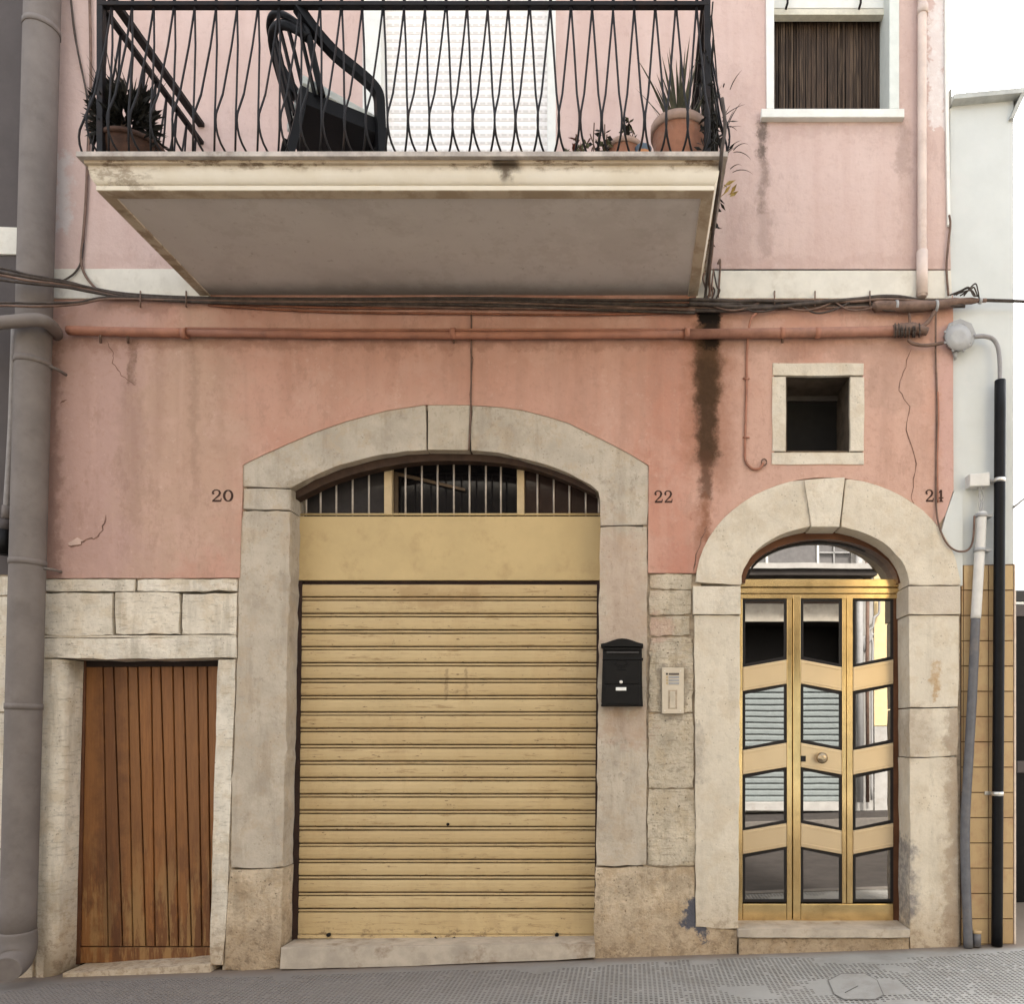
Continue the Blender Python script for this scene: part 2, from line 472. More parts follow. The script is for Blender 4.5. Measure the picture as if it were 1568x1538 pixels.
MT['fascia'] = fascia_mat()
MT['soffit'] = soffit_mat()
MT['lip'] = simple('weathered_marble_lip', (.42, .375, .34), .7, var=.25, scale=10, dirt=(.16, .12, .09), dirt_amt=.7)
MT['pipe_grey'] = simple('grey_fibre_cement', (.17, .146, .132), .75, var=.12, scale=4, bump=.2, dirt=(.12, .10, .088), dirt_amt=.6)
MT['pipe_pink'] = simple('salmon_painted_pipe', (.33, .15, .098), .6, var=.14, scale=8, dirt=(.20, .10, .07), dirt_amt=.8)
MT['pipe_pale'] = simple('pale_pink_drainpipe', (.61, .50, .44), .6, var=.10, scale=5, dirt=(.40, .27, .22), dirt_amt=.6)
MT['cable'] = simple('dusty_black_cable', (.060, .047, .040), .75, var=.4, scale=18)
MT['cable_paint'] = simple('overpainted_cable', (.23, .095, .055), .75, var=.3, scale=10)
MT['cable_brown'] = simple('brown_cable', (.15, .095, .072), .7, var=.3, scale=12)
MT['grey_plastic'] = simple('grey_plastic', (.33, .33, .33), .5, var=.08)
MT['white_plastic'] = simple('dull_white_plastic', (.60, .585, .555), .5, var=.06, dirt=(.4, .38, .34), dirt_amt=.4)
MT['conduit_black'] = simple('black_plastic_conduit', (.004, .004, .005), .5, var=.3, spec=.18)
MT['conduit_grey'] = simple('slate_grey_conduit', (.115, .115, .125), .55, var=.15, dirt=(.2, .17, .15), dirt_amt=.5)
MT['steel'] = simple('steel_clamp', (.62, .60, .56), .35, .8)
MT['white_wall'] = simple('white_house_render', (.56, .58, .565), .9, var=.05, scale=2.0, bump=.2, dirt=(.58, .585, .57), dirt_amt=.7)
MT['coping'] = simple('grey_coping', (.42, .43, .41), .8, var=.12)
MT['grey_wall'] = simple('grey_house_render', (.09, .077, .074), .95, var=.1, scale=3, bump=.25)
MT['mail'] = simple('black_cast_mailbox', (.0045, .004, .004), .5, var=.2, spec=.18)
MT['number'] = simple('dark_brown_stencil_paint', (.050, .024, .017), .8, var=.3, scale=40)
MT['crack'] = simple('open_crack', (.17, .095, .07), .95, var=.4)
MT['terracotta'] = simple('terracotta', (.29, .135, .085), .8, var=.15, dirt=(.36, .27, .21), dirt_amt=.6)
MT['pot_rim'] = simple('faded_pot_rim', (.36, .25, .20), .85, var=.15)
MT['rust_bowl'] = simple('stained_rust_bowl', (.055, .026, .016), .85, var=.35, dirt=(.03, .02, .015), dirt_amt=.8)
MT['chair'] = simple('black_resin', (.004, .004, .005), .5, var=.15, spec=.15)
MT['cushion'] = simple('pale_cushion_cloth', (.55, .58, .56), .9, var=.06)
MT['aloe'] = simple('dusty_grey_leaf', (.085, .085, .055), .7, var=.35, scale=9)
MT['dark_leaf'] = simple('dark_dry_leaf', (.013, .012, .009), .8, var=.5)
MT['red_leaf'] = simple('rusty_red_leaf', (.13, .035, .020), .7, var=.35)
MT['green_leaf'] = simple('dull_green_leaf', (.085, .085, .045), .7, var=.3)
MT['yellow_leaf'] = simple('yellowed_leaf', (.30, .21, .06), .7, var=.3)
MT['twig'] = simple('brown_twig', (.085, .05, .03), .8)
MT['blue_plastic'] = simple('blue_white_plastic', (.10, .14, .19), .5)
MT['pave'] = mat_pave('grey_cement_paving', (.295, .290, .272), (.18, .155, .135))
MT['pave_dirt'] = mat_pave('dirt_in_paving_dimples', (.155, .148, .138), (.10, .09, .08))
MT['asphalt'] = simple('worn_asphalt', (.045, .039, .036), .9, var=.2, scale=5, bump=.4)
MT['ground'] = simple('plain_ground', (.10, .095, .09), .95)
MT['kerb'] = simple('stone_kerb', (.16, .145, .13), .85)
MT['roof'] = simple('flat_roof_felt', (.2, .19, .18), .9)


def roller_mat():
    m = Mat('white_roller_slat')
    a = m.mix(m.smooth(m.noise(3, 5, .6), .3, .7), (.80, .765, .745), (.86, .825, .80))
    br = m.math('FRACT', m.mul(m.X, 1 / .05))
    dash = m.mul(m.smooth(br, .12, .2), m.smooth(br, .8, .88, 1, 0))
    zf = m.math('FRACT', m.mul(m.math('SUBTRACT', m.Z, 4.69), 1 / .055))
    dz = m.mul(m.smooth(zf, .06, .14), m.smooth(zf, .30, .40, 1, 0))
    a = m.mix(m.mul(m.mul(dash, dz), .32), a, (.42, .395, .36))
    a = m.mix(m.mul(m.smooth(m.noise(6, 6, .7, off=4), .5, .75), .25), a, (.5, .45, .40))
    return m.fin(a, .5, 0, (), .3)


MT['roller'] = roller_mat()


def curtain_mat():
    m = Mat('brown_strand_curtain')
    a = m.mix(m.smooth(m.rnd, 0, 1), (.060, .036, .022), (.115, .078, .050))
    a = m.mix(m.smooth(m.noise(60, 3, .6, stretch=(1, 1, .05)), .42, .62), sc((.05, .03, .018), .7), a)
    return m.fin(a, .7, 0, (), .3)


MT['curtain'] = curtain_mat()


def tile_mat():
    m = Mat('ochre_glazed_tile')
    a = m.mix(m.smooth(m.rnd, 0, 1), (.43, .295, .15), (.50, .355, .185))
    a = m.mix(m.mul(m.smooth(m.noise(6, 6, .65), .45, .7), .5), a, (.34, .17, .09))
    a = m.mix(m.mul(m.smooth(m.noise(40, 5, .7, stretch=(3, 1, .4)), .55, .75), .35), a, (.24, .14, .07))
    return m.fin(a, .4, 0, [(m.noise(20, 3, .5), .06, .003)], .4)


MT['tile'] = tile_mat()


# ------------------------------------------------------------------ object helpers
def link(name, bm, mat, parent=None, smooth=False, mats=None, keep=False):
    me = bpy.data.meshes.new(name)
    bmesh.ops.recalc_face_normals(bm, faces=bm.faces) if not keep else None
    if smooth:
        for f in bm.faces:
            f.smooth = True
    bm.to_mesh(me)
    bm.free()
    for mm in ([mat] if mats is None else mats):
        me.materials.append(MT[mm] if isinstance(mm, str) else mm)
    o = bpy.data.objects.new(name, me)
    COL.objects.link(o)
    if parent is not None:
        adopt(o, parent)
    return o


def wloc(o):
    v = Vector(o.location)
    p = o.parent
    return v if p is None else v  # every parent keeps world coordinates through its inverse


def adopt(o, parent):
    o.parent = parent
    o.matrix_parent_inverse = (BASE.get(parent.name, Matrix())).inverted()


BASE = {}


def tag(o, label=None, cat=None, group=None, kind=None):
    if label: o['label'] = label
    if cat: o['category'] = cat
    if group: o['group'] = group
    if kind: o['kind'] = kind
    return o


def thing(name, label, cat, loc, group=None, parent=None):
    o = bpy.data.objects.new(name, None)
    o.empty_display_size = .1
    COL.objects.link(o)
    o.location = loc
    if parent is None:
        tag(o, label, cat, group)
        BASE[o.name] = Matrix.Translation(Vector(loc))
    else:
        adopt(o, parent)
        BASE[o.name] = Matrix.Translation(Vector(loc))
        if label: o['label'] = label
    return o


def single(o, label, cat, group=None):
    """a thing that is one mesh: move its origin to its base"""
    vs = [v.co for v in o.data.vertices]
    c = Vector(((min(v.x for v in vs) + max(v.x for v in vs)) / 2, (min(v.y for v in vs) + max(v.y for v in vs)) / 2, min(v.z for v in vs)))
    o.data.transform(Matrix.Translation(-c))
    o.location = c
    BASE[o.name] = Matrix.Translation(c)
    return tag(o, label, cat, group)


def struct(o):
    o['kind'] = 'structure'
    return o


def rag(poly, step=26, amp=1.3, seed=None):
    """roughen an outline given in photo pixels"""
    rn = random.Random(seed if seed is not None else random.random())
    out = []
    n = len(poly)
    for i in range(n):
        a, b = poly[i], poly[(i + 1) % n]
        L = math.hypot(b[0] - a[0], b[1] - a[1])
        k = max(1, int(L / step))
        for j in range(k):
            t = j / k
            jj = amp if j else amp * .6
            out.append((a[0] + (b[0] - a[0]) * t + rn.uniform(-jj, jj), a[1] + (b[1] - a[1]) * t + rn.uniform(-jj, jj)))
    return out


def prism(bm, poly, d0, d1, holes=(), bevel=0.0, segs=2):
    """solid with a front outline (photo pixels, at distance d0) run straight back to distance d1"""
    loops = [[P(x, y, d0) for x, y in poly]] + [[P(x, y, d0) for x, y in h] for h in holes]
    fl = [[Vector((v.x, v.z, 0)) for v in lp] for lp in loops]
    flat = [v for lp in loops for v in lp]
    fv = [bm.verts.new(v) for v in flat]
    bv = [bm.verts.new((v.x, -d1, v.z)) for v in flat]
    front = []
    if holes:
        for t in tessellate_polygon(fl):
            a, b, c = (fl[0] + [q for h in fl[1:] for q in h])[t[0]], None, None
            try:
                front.append(bm.faces.new([fv[i] for i in t]))
                bm.faces.new([bv[i] for i in reversed(t)])
            except ValueError:
                pass
    else:
        front.append(bm.faces.new(fv))
        bm.faces.new(bv[::-1])
    k = 0
    edges = []
    for lp in loops:
        n = len(lp)
        for i in range(n):
            a, b = k + i, k + (i + 1) % n
            bm.faces.new([fv[a], bv[a], bv[b], fv[b]])
            e = bm.edges.get((fv[a], fv[b]))
            if e: edges.append(e)
        k += n
    if bevel and not holes:
        bmesh.ops.bevel(bm, geom=edges, offset=bevel, segments=segs, affect='EDGES', profile=.5, clamp_overlap=True)
    return bm


def NB(): return bmesh.new()


def slabo(name, poly, d0, d1, mat, parent, holes=(), bevel=0.0, segs=2, label=None, smooth=False):
    bm = NB()
    prism(bm, poly, d0, d1, holes, bevel, segs)
    o = link(name, bm, mat, parent, smooth)
    if label: o['label'] = label
    return o


def rect(x0, y0, x1, y1): return [(x0, y0), (x1, y0), (x1, y1), (x0, y1)]


def box(bm, lo, hi, bevel=0.0):
    lo, hi = Vector(lo), Vector(hi)
    r = bmesh.ops.create_cube(bm, size=1)
    for v in r['verts']:
        v.co = Vector([(lo[i] + hi[i]) / 2 + v.co[i] * (hi[i] - lo[i]) for i in range(3)])
    if bevel:
        es = list({e for v in r['verts'] for e in v.link_edges})
        bmesh.ops.bevel(bm, geom=es, offset=bevel, segments=2, affect='EDGES', profile=.5)
    return bm


def tube(bm, pts, r, segs=8, cap=True):
    pts = [Vector(p) for p in pts]
    n = len(pts)
    rs = r if isinstance(r, (list, tuple)) else [r] * n
    t0 = (pts[1] - pts[0]).normalized()
    up = Vector((0, 0, 1)) if abs(t0.z) < .9 else Vector((0, 1, 0))
    u = t0.cross(up).normalized()
    rings = []
    for i in range(n):
        if i == 0: t = t0
        elif i == n - 1: t = (pts[-1] - pts[-2]).normalized()
        else: t = ((pts[i + 1] - pts[i]).normalized() + (pts[i] - pts[i - 1]).normalized()).normalized()
        u = (u - t * u.dot(t)).normalized()
        v = t.cross(u)
        rings.append([bm.verts.new(pts[i] + (u * math.cos(a) + v * math.sin(a)) * rs[i]) for a in [2 * math.pi * k / segs for k in range(segs)]])
    for i in range(n - 1):
        for k in range(segs):
            f = bm.faces.new([rings[i][k], rings[i][(k + 1) % segs], rings[i + 1][(k + 1) % segs], rings[i + 1][k]])
            f.smooth = True
    if cap:
        bm.faces.new(rings[0][::-1])
        bm.faces.new(rings[-1])
    return bm


def spline(pts, k=6):
    """Catmull-Rom through the points"""
    pts = [Vector(p) for p in pts]
    out = []
    for i in range(len(pts) - 1):
        p0, p1, p2, p3 = pts[max(0, i - 1)], pts[i], pts[i + 1], pts[min(len(pts) - 1, i + 2)]
        for j in range(k):
            t = j / k
            out.append(.5 * ((2 * p1) + (p2 - p0) * t + (2 * p0 - 5 * p1 + 4 * p2 - p3) * t * t + (3 * p1 - p0 - 3 * p2 + p3) * t ** 3))
    out.append(pts[-1])
    return out


def lathe(bm, prof, c, axis='Z', segs=20):
    """profile of (radius, height) pairs turned about an axis through c"""
    c = Vector(c)
    rings = []
    for r, h in prof:
        ring = []
        for k in range(segs):
            a = 2 * math.pi * k / segs
            if axis == 'Z': v = Vector((r * math.cos(a), r * math.sin(a), h))
            else: v = Vector((r * math.cos(a), -h, r * math.sin(a)))
            ring.append(bm.verts.new(c + v))
        rings.append(ring)
    for i in range(len(rings) - 1):
        for k in range(segs):
            f = bm.faces.new([rings[i][k], rings[i][(k + 1) % segs], rings[i + 1][(k + 1) % segs], rings[i + 1][k]])
            f.smooth = True
    bm.faces.new(rings[0][::-1])
    bm.faces.new(rings[-1])
    return bm


def ribbon(bm, pts, widths, d, thick=.002):
    """thin flat strip on the facade following photo-pixel points"""
    n = len(pts)
    L, Rr = [], []
    for i in range(n):
        a, b = pts[max(0, i - 1)], pts[min(n - 1, i + 1)]
        tx, ty = b[0] - a[0], b[1] - a[1]
        l = math.hypot(tx, ty) or 1
        wd = (widths if isinstance(widths, (int, float)) else widths[i]) / 2
        L.append((pts[i][0] - ty / l * wd, pts[i][1] + tx / l * wd))
        Rr.append((pts[i][0] + ty / l * wd, pts[i][1] - tx / l * wd))
    lf, rf = [bm.verts.new(P(*p, d)) for p in L], [bm.verts.new(P(*p, d)) for p in Rr]
    lb, rb = [bm.verts.new(v.co + Vector((0, thick, 0))) for v in lf], [bm.verts.new(v.co + Vector((0, thick, 0))) for v in rf]
    for i in range(n - 1):
        bm.faces.new([lf[i], lf[i + 1], rf[i + 1], rf[i]])
        bm.faces.new([lf[i], lb[i], lb[i + 1], lf[i + 1]])
        bm.faces.new([rf[i], rf[i + 1], rb[i + 1], rb[i]])
    return bm


def jag(pts, amp=1.5, sub=4, seed=1):
    rn = random.Random(seed)
    out = []
    for i in range(len(pts) - 1):
        for j in range(sub):
            t = j / sub
            a = amp if j else amp * .4
            out.append((pts[i][0] + (pts[i + 1][0] - pts[i][0]) * t + rn.uniform(-a, a), pts[i][1] + (pts[i + 1][1] - pts[i][1]) * t + rn.uniform(-a, a)))
    out.append(pts[-1])
    return out


# ------------------------------------------------------------------ ground, pavement, road
def strip(name, x0, x1, y0, y1, off, mat, n=24):
    bm = NB()
    xs = [x0 + (x1 - x0) * i / n for i in range(n + 1)]
    a = [bm.verts.new((x, y0, gz(x) + off)) for x in xs]
    b = [bm.verts.new((x, y1, gz(x) + off)) for x in xs]
    for i in range(n):
        bm.faces.new([a[i], a[i + 1], b[i + 1], b[i]])
    return struct(link(name, bm, mat))


def ground_sheet():
    bm = NB()
    xs = [-600, -200, -60, -30, -15, 0, 15, 30, 60, 200, 600]
    ys = [-600, -200, -60, -30, 0, 30, 60, 200, 600]
    g = [[bm.verts.new((x, y, gz(x) - .16)) for y in ys] for x in xs]
    for i in range(len(xs) - 1):
        for j in range(len(ys) - 1):
            bm.faces.new([g[i][j], g[i + 1][j], g[i + 1][j + 1], g[i][j + 1]])
    return struct(link('ground', bm, 'ground'))


ground_sheet()
strip('road', -30, 30, -6.85, -1.62, -.12, 'asphalt')
strip('far_pavement', -30, 30, -8.2, -6.9, 0.03, 'asphalt')
strip('pavement_bed', -30, 30, -1.5, 9, -.02, 'ground')


def kerb(y0, y1, top):
    bm = NB()
    n = 24
    for i in range(n):
        xa, xb = -30 + 60 * i / n, -30 + 60 * (i + 1) / n - .008
        vs = [bm.verts.new(v) for v in [(xa, y0, gz(xa) - .16), (xb, y0, gz(xb) - .16), (xb, y1, gz(xb) - .16), (xa, y1, gz(xa) - .16),
                                        (xa, y0, gz(xa) + top), (xb, y0, gz(xb) + top), (xb, y1, gz(xb) + top), (xa, y1, gz(xa) + top)]]
        for f in [(4, 5, 6, 7), (0, 1, 5, 4), (2, 3, 7, 6), (1, 2, 6, 5), (3, 0, 4, 7)]:
            bm.faces.new([vs[k] for k in f])
    return struct(link('kerb', bm, 'kerb'))


kerb(-1.62, -1.5, .006)
kerb(-6.9, -6.78, .034)


# utility cover outline on the pavement
COVER = [G(1288, 1492, 0), G(1325, 1492, 0), G(1344, 1503, 0), G(1354, 1526, 0), G(1342, 1533, 0), G(1292, 1533, 0), G(1276, 1524, 0), G(1267, 1503, 0)]
CVC = sum(COVER, Vector()) / len(COVER)


def pavement():
    pit = .0295
    x0, x1 = -5.2, 5.0
    y0 = -1.5
    nx, ny = int((x1 - x0) / pit), int(1.9 / pit)
    rn = random.Random(3)
    # slow random field that says where the dimples are worn away
    from mathutils import noise as mn
    V, Fc, mi = [], [], []

    def quad(pts, m):
        k = len(V)
        V.extend(pts)
        Fc.append((k, k + 1, k + 2, k + 3))
        mi.append(m)
    run = None
    for j in range(ny):
        ya, yb = y0 + j * pit, y0 + (j + 1) * pit
        yc = (ya + yb) / 2
        start = None
        for i in range(nx + 1):
            xa, xb = x0 + i * pit, x0 + (i + 1) * pit
            xc = (xa + xb) / 2
            nz = mn.noise(Vector((xc * 1.3, yc * 2.0, 3.3))) + .5 * mn.noise(Vector((xc * 5, yc * 6, 1.1)))
            near = -yc
            lim = .17 + .10 * mn.noise(Vector((xc * .8, 0, 9)))
            cover = ((xc - CVC.x) / (.27 + .05 * mn.noise(Vector((xc * 6, yc * 6, 5))))) ** 4 + ((yc - CVC.y) / (.155 + .04 * mn.noise(Vector((xc * 5, yc * 5, 8))))) ** 4 < 1
            seam = False
            flat = near < lim or cover or seam or nz > .46 or (near < lim + .12 and nz > .0) or rn.random() < .05 or i == nx
            if flat:
                if start is None: start = xa
            if (not flat or i == nx) and start is not None:
                xe = xa
                if xe > start:
                    quad([(start, ya, gz(start)), (xe, ya, gz(xe)), (xe, yb, gz(xe)), (start, yb, gz(start))], 0)
                start = None
            if flat: continue
            m = .0062
            dz = -.0055 * min(1, max(.35, .75 - nz))
            o = [(xa, ya), (xb, ya), (xb, yb), (xa, yb)]
            q = [(xa + m, ya + m), (xb - m, ya + m), (xb - m, yb - m), (xa + m, yb - m)]
            s = [(xa + m + .002, ya + m + .002), (xb - m - .002, ya + m + .002), (xb - m - .002, yb - m - .002), (xa + m + .002, yb - m - .002)]
            k = len(V)
            V.extend([(a, b, gz(a)) for a, b in o] + [(a, b, gz(a)) for a, b in q] + [(a, b, gz(a) + dz) for a, b in s])
            for e in range(4):
                n = (e + 1) % 4
                Fc.append((k + e, k + n, k + 4 + n, k + 4 + e)); mi.append(0)
                Fc.append((k + 4 + e, k + 4 + n, k + 8 + n, k + 8 + e)); mi.append(1)
            Fc.append((k + 8, k + 9, k + 10, k + 11)); mi.append(1)
    me = bpy.data.meshes.new('pavement')
    me.from_pydata(V, [], Fc)
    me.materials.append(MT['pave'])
    me.materials.append(MT['pave_dirt'])
    me.polygons.foreach_set('material_index', mi)
    o = bpy.data.objects.new('pavement', me)
    COL.objects.link(o)
    return struct(o)


pavement()
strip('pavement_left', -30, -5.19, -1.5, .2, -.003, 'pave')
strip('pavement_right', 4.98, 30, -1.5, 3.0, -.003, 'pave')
strip('forecourt', 2.5, 30, .38, 3.5, -.004, 'pave')

cov = thing('utility_cover', 'octagonal cement utility cover set in the pavement before the arched door', 'utility cover', (CVC.x, CVC.y, gz(CVC.x)))
bm = NB()
out = [Vector((CVC.x + (v.x - CVC.x) * 1.0, CVC.y + (v.y - CVC.y) * 1.0, gz(v.x) + .0045)) for v in COVER]
inn = [Vector((CVC.x + (v.x - CVC.x) * .955, CVC.y + (v.y - CVC.y) * .94, gz(v.x) + .0045)) for v in COVER]
bm.faces.new([bm.verts.new(v) for v in inn])
link('lid', bm, 'pave', cov)
bm = NB()
ov, iv = [bm.verts.new(v - Vector((0, 0, .001))) for v in out], [bm.verts.new(v - Vector((0, 0, .001))) for v in inn]
for i in range(8):
    bm.faces.new([ov[i], ov[(i + 1) % 8], iv[(i + 1) % 8], iv[i]])
link('joint', bm, 'pave_dirt', cov)
bm = NB()
a, b, c_ = G(1294, 1521, .006), G(1303, 1516, .009), G(1313, 1511, .006)
tube(bm, spline([a, b, c_], 5), .0022, 6)
link('lifting_hook', bm, 'pave_dirt', cov)

# ------------------------------------------------------------------ the pink house
house = thing('town_house', 'pink plastered town house with garage, balcony and arched stone entrance', 'house', (-.85, 0, -.05))
TOP = -560


def gedge(px): return CY + (EYE - gz(wx(px)) + .06) / S     # a little below the pavement line


GAR_OUT = [(372, 712), (405, 696), (440, 680), (485, 661), (530, 645), (590, 629), (650, 620), (720, 620), (765, 623), (800, 628), (838, 638), (870, 648), (930, 677), (962, 694), (993, 713)]
GAR_IN = [(445, 748), (475, 730), (520, 712), (570, 699), (620, 691), (652, 689), (718, 690), (760, 693), (790, 698), (850, 716), (890, 733), (919, 750)]


def ell(cx, cy, a, b, t): return (cx - a * math.cos(R(t)), cy - b * math.sin(R(t)))


ENT_C = (1267, 897)
def ent_out(t): return ell(1267, 897, 202, 166, t)
def ent_in(t): return ell(1263, 895, 129, 89, t)


# masonry core with all the openings
core_out = [(72, TOP), (1451, TOP), (1447, 100), (1455, 412), (1458, 457), (1459, 750), (1470, 900), (1470, gedge(1470)), (60, gedge(60))]
H_WOOD = [(66, 890), (363, 890), (340, gedge(340) - 2), (62, gedge(62) - 2)]
H_GAR = [(378, 745), (378, 712)] + [(x, y + 8) for x, y in GAR_OUT[2:-2]] + [(985, 715), (985, 745), (985, gedge(985) - 2), (350, gedge(350) - 2)]
H_ENT = [ent_out(t) for t in range(8, 173, 6)]
H_ENT = [(1073, gedge(1073) - 2), (1073, 890)] + [(1267 + (x - 1267) * .96, 897 + (y - 897) * .96) for x, y in H_ENT] + [(1462, 890), (1462, gedge(1462) - 2)]
H_WIN = rect(1203.5, 575.5, 1302.5, 692)
H_UP = rect(1178, -130, 1372, 170)
H_BAL = rect(562, -92, 846, 417)
slabo('wall', core_out, -.016, -.42, 'mortar', house, [H_WOOD, H_GAR, H_ENT, H_WIN, H_UP, H_BAL])

# plaster coats
low = [(78, 452), (1459, 452), (1460, 750), (1447, 790), (1436, 806)]
low += [ent_out(t) for t in range(146, 6, -6)]
low += [(1066, 878), (992, 878), (993, 760)] + GAR_OUT[::-1] + [(371, 760), (367, 885), (70, 886), (74, 700)]
slabo('lower_wall', rag(low, 40, .5, 2), .010, -.016, 'lower', house, [rect(1185, 557, 1321, 710)])
slabo('upper_wall', [(74, TOP), (1452, TOP), (1448, 100), (1456, 412), (76, 412)], .010, -.016, 'upper', house,
      [rect(1174, -130, 1376, 172), rect(556, -92, 850, 417)])
slabo('string_course', [(76, 411.5), (292, 411.5), (322, 457), (76, 457)], .022, -.016, 'band', house, bevel=.003)
slabo('string_course', [(1066, 414), (1456.5, 414), (1458, 457), (1066, 457)], .022, -.016, 'band', house, bevel=.003)
slabo('upper_wall', [(294, 413), (1064, 413), (1064, 451), (320, 451)], .010, -.016, 'upper', house)
slabo('corner_plaster', [(1461, 752), (1474, 757), (1474, 897), (1468, 898)] + [ent_out(t) for t in range(174, 146, -6)] + [(1448, 790)], .007, -.016, 'white_wall', house)

# rest of the house body
bm = NB()
xl, xr, zt = wx(72), wx(1452), wz(TOP)
box(bm, (xl + .01, .43, -.3), (xl + .25, 7, zt))
link('side_wall', bm, 'grey_wall', house)
bm = NB()
box(bm, (xr - .25, .43, -.3), (xr - .01, 7, zt))
link('side_wall', bm, 'upper', house)
bm = NB()
box(bm, (xl, -.06, zt + .005), (xr, 7.1, zt + .2))
link('roof', bm, 'roof', house)
bm = NB()
box(bm, (xl + .26, 3.2, -.3), (xr - .26, 3.3, zt))
link('inner_wall', bm, 'black', house)
bm = NB()
box(bm, (xl + .26, .43, 4.3), (xr - .26, 3.19, 4.5))
link('inner_floor', bm, 'black', house)


# cracks in the plaster
def crack(pts, wd, seed, d=.0112):
    bm = NB()
    q = jag(pts, 1.6, 4, seed)
    ww = [wd * random.uniform(.5, 1.25) for _ in q]
    ww[0] = ww[-1] = .3
    ribbon(bm, q, ww, d, .0008)
    return link('crack', bm, 'crack', house)


crack([(1396, 534), (1383, 570), (1376, 598), (1393, 623), (1387, 658), (1403, 710), (1396, 760), (1398, 776)], 1.6, 4)
crack([(162, 788), (157, 812), (148, 824), (132, 827), (120, 835), (104, 836)], 2.6, 5)
crack([(163, 522), (174, 540), (172, 556), (186, 575), (206, 590)], 1.2, 6)
crack([(92, 618), (103, 612)], 3, 7)
crack([(722, 525), (723, 560), (720, 620)], 1.6, 8)
crack([(1083, 806), (1078, 818), (1066, 850), (1062, 876)], 2.0, 9)
bm = NB()
prism(bm, rag([(104, 832), (118, 824), (128, 828), (122, 836), (108, 838)], 8, 1.5, 3), .0110, .009)
link('bare_plaster', bm, simple('bare_plaster', (.55, .40, .34), .9), house)

# --- stonework
N_ST = [0]


def st(name, poly, mat, d0=.004, d1=-.30, bevel=.006, amp=1.0, step=24, label=None, segs=2):
    N_ST[0] += 1
    return slabo(name, rag(poly, step, amp, N_ST[0]) if amp else poly, d0, d1, mat, house, bevel=bevel, segs=segs, label=label)


# above and around the plank door
for i, (x0, y0, x1, y1) in enumerate([(68, 888, 206, 906), (209, 888, 363, 905), (68, 909, 171, 973), (176, 908, 274, 971), (279, 909, 362, 972)]):
    st('stone_block', rect(x0, y0, x1, y1), 'stone_left', .004 + .002 * (i % 3), bevel=.009, amp=1.7, step=14)
st('lintel', [(65, 978), (362, 976), (361, 1008), (65, 1009)], 'stone_left', .010, bevel=.009, amp=1.6)
st('lintel_cap', [(66, 974), (361, 973), (361, 976), (66, 977)], 'stone_left', .002, bevel=.003, amp=.5)
# rounded left jamb
bm = NB()
jl = [P(64, 1010, .01), P(100, 1010, .01), P(84, 1500, .01), P(56, 1502, .01)]


def jamb_left():
    bm = NB()
    rows = []
    for t in [0, .12, .3, .5, .7, .88, 1.0]:
        y = 1010 + t * 494
        xo, xi = 65 - 9 * t, 98 - 13 * t
        z = wz(y)
        X0, X1 = wx(xo), wx(xi)
        rad = .075
        prof = [(X0, .28), (X0, -.006), (X0 + .012, -.012), (X1 - rad, -.012)]
        for k in range(1, 7):
            a = R(90 * k / 6)
            prof.append((X1 - rad + rad * math.sin(a), -.012 + rad * (1 - math.cos(a))))
        prof.append((X1 + .01, .28))
        rows.append([bm.verts.new((x + random.uniform(-.002, .002), yy, z)) for x, yy in prof])
    for i in range(len(rows) - 1):
        for k in range(len(rows[0]) - 1):
            f = bm.faces.new([rows[i][k], rows[i + 1][k], rows[i + 1][k + 1], rows[i][k + 1]])
            f.smooth = k > 2
    bm.faces.new(rows[0])
    bm.faces.new(rows[-1][::-1])
    return link('jamb_stone', bm, 'stone_left', house)


bm.free()
jamb_left()
st('jamb_stone', [(333.5, 1010), (361, 1010), (347, 1400), (341, 1479), (321, 1481)], 'stone_left', .003, bevel=.012, amp=.8)
# garage: left pier, springer, arch, right pier
st('base_stone', [(352, 1333), (433, 1331), (429, 1484), (343, 1488)], 'stone_base', .006, bevel=.02, amp=1.3, segs=3)
st('jamb_stone', [(370, 783), (444, 783), (433, 1329), (353, 1331)], 'stone_garage', .003, bevel=.02, amp=1.1, segs=3, step=15)
st('springer_stone', [(372, 748), (446, 749), (444, 781), (371, 780)], 'stone_garage', .005, bevel=.014, amp=.8)
L = GAR_OUT[:7] + [(652, 620), (653, 689)] + GAR_IN[4::-1] + [(372, 745)]
st('arch_stone', L, 'stone_garage', .003, bevel=.010, amp=.8, step=15)
st('keystone', [(655, 620), (720, 619), (717, 690), (655, 689)], 'stone_garage', .006, bevel=.006, amp=.9)
L = [(723, 619.5)] + GAR_OUT[8:] + [(992, 804), (919, 806), (919, 752)] + GAR_IN[-2:6:-1] + [(721, 690)]
st('arch_stone', L, 'stone_garage', .003, bevel=.010, amp=.8, step=15)
st('jamb_stone', [(919, 808), (991, 806), (989, 1326), (913, 1327)], 'stone_garage', .003, bevel=.010, amp=1.1, step=15)
st('base_stone', [(912, 1330), (1065, 1329), (1063, 1417), (1090, 1424), (1128, 1425), (1128, gedge(1128)), (910, gedge(910))], 'stone_base', .007, bevel=.012, amp=2.2, step=12)
# strip of small stones between garage and entrance
for i, (x0, y0, x1, y1) in enumerate([(995, 880, 1059, 902), (996, 905, 1058, 941), (996, 945, 1057, 973), (996, 977, 1060, 1091), (994, 1094, 1061, 1207), (993, 1210, 1063, 1326)]):
    st('stone_block', [(x0, y0), (x1, y0), (x1 + (y1 - y0) * .01, y1), (x0 - (y1 - y0) * .01, y1)], 'stone_rough', .003 + .003 * (i % 2), bevel=.012, amp=2.0, step=11)
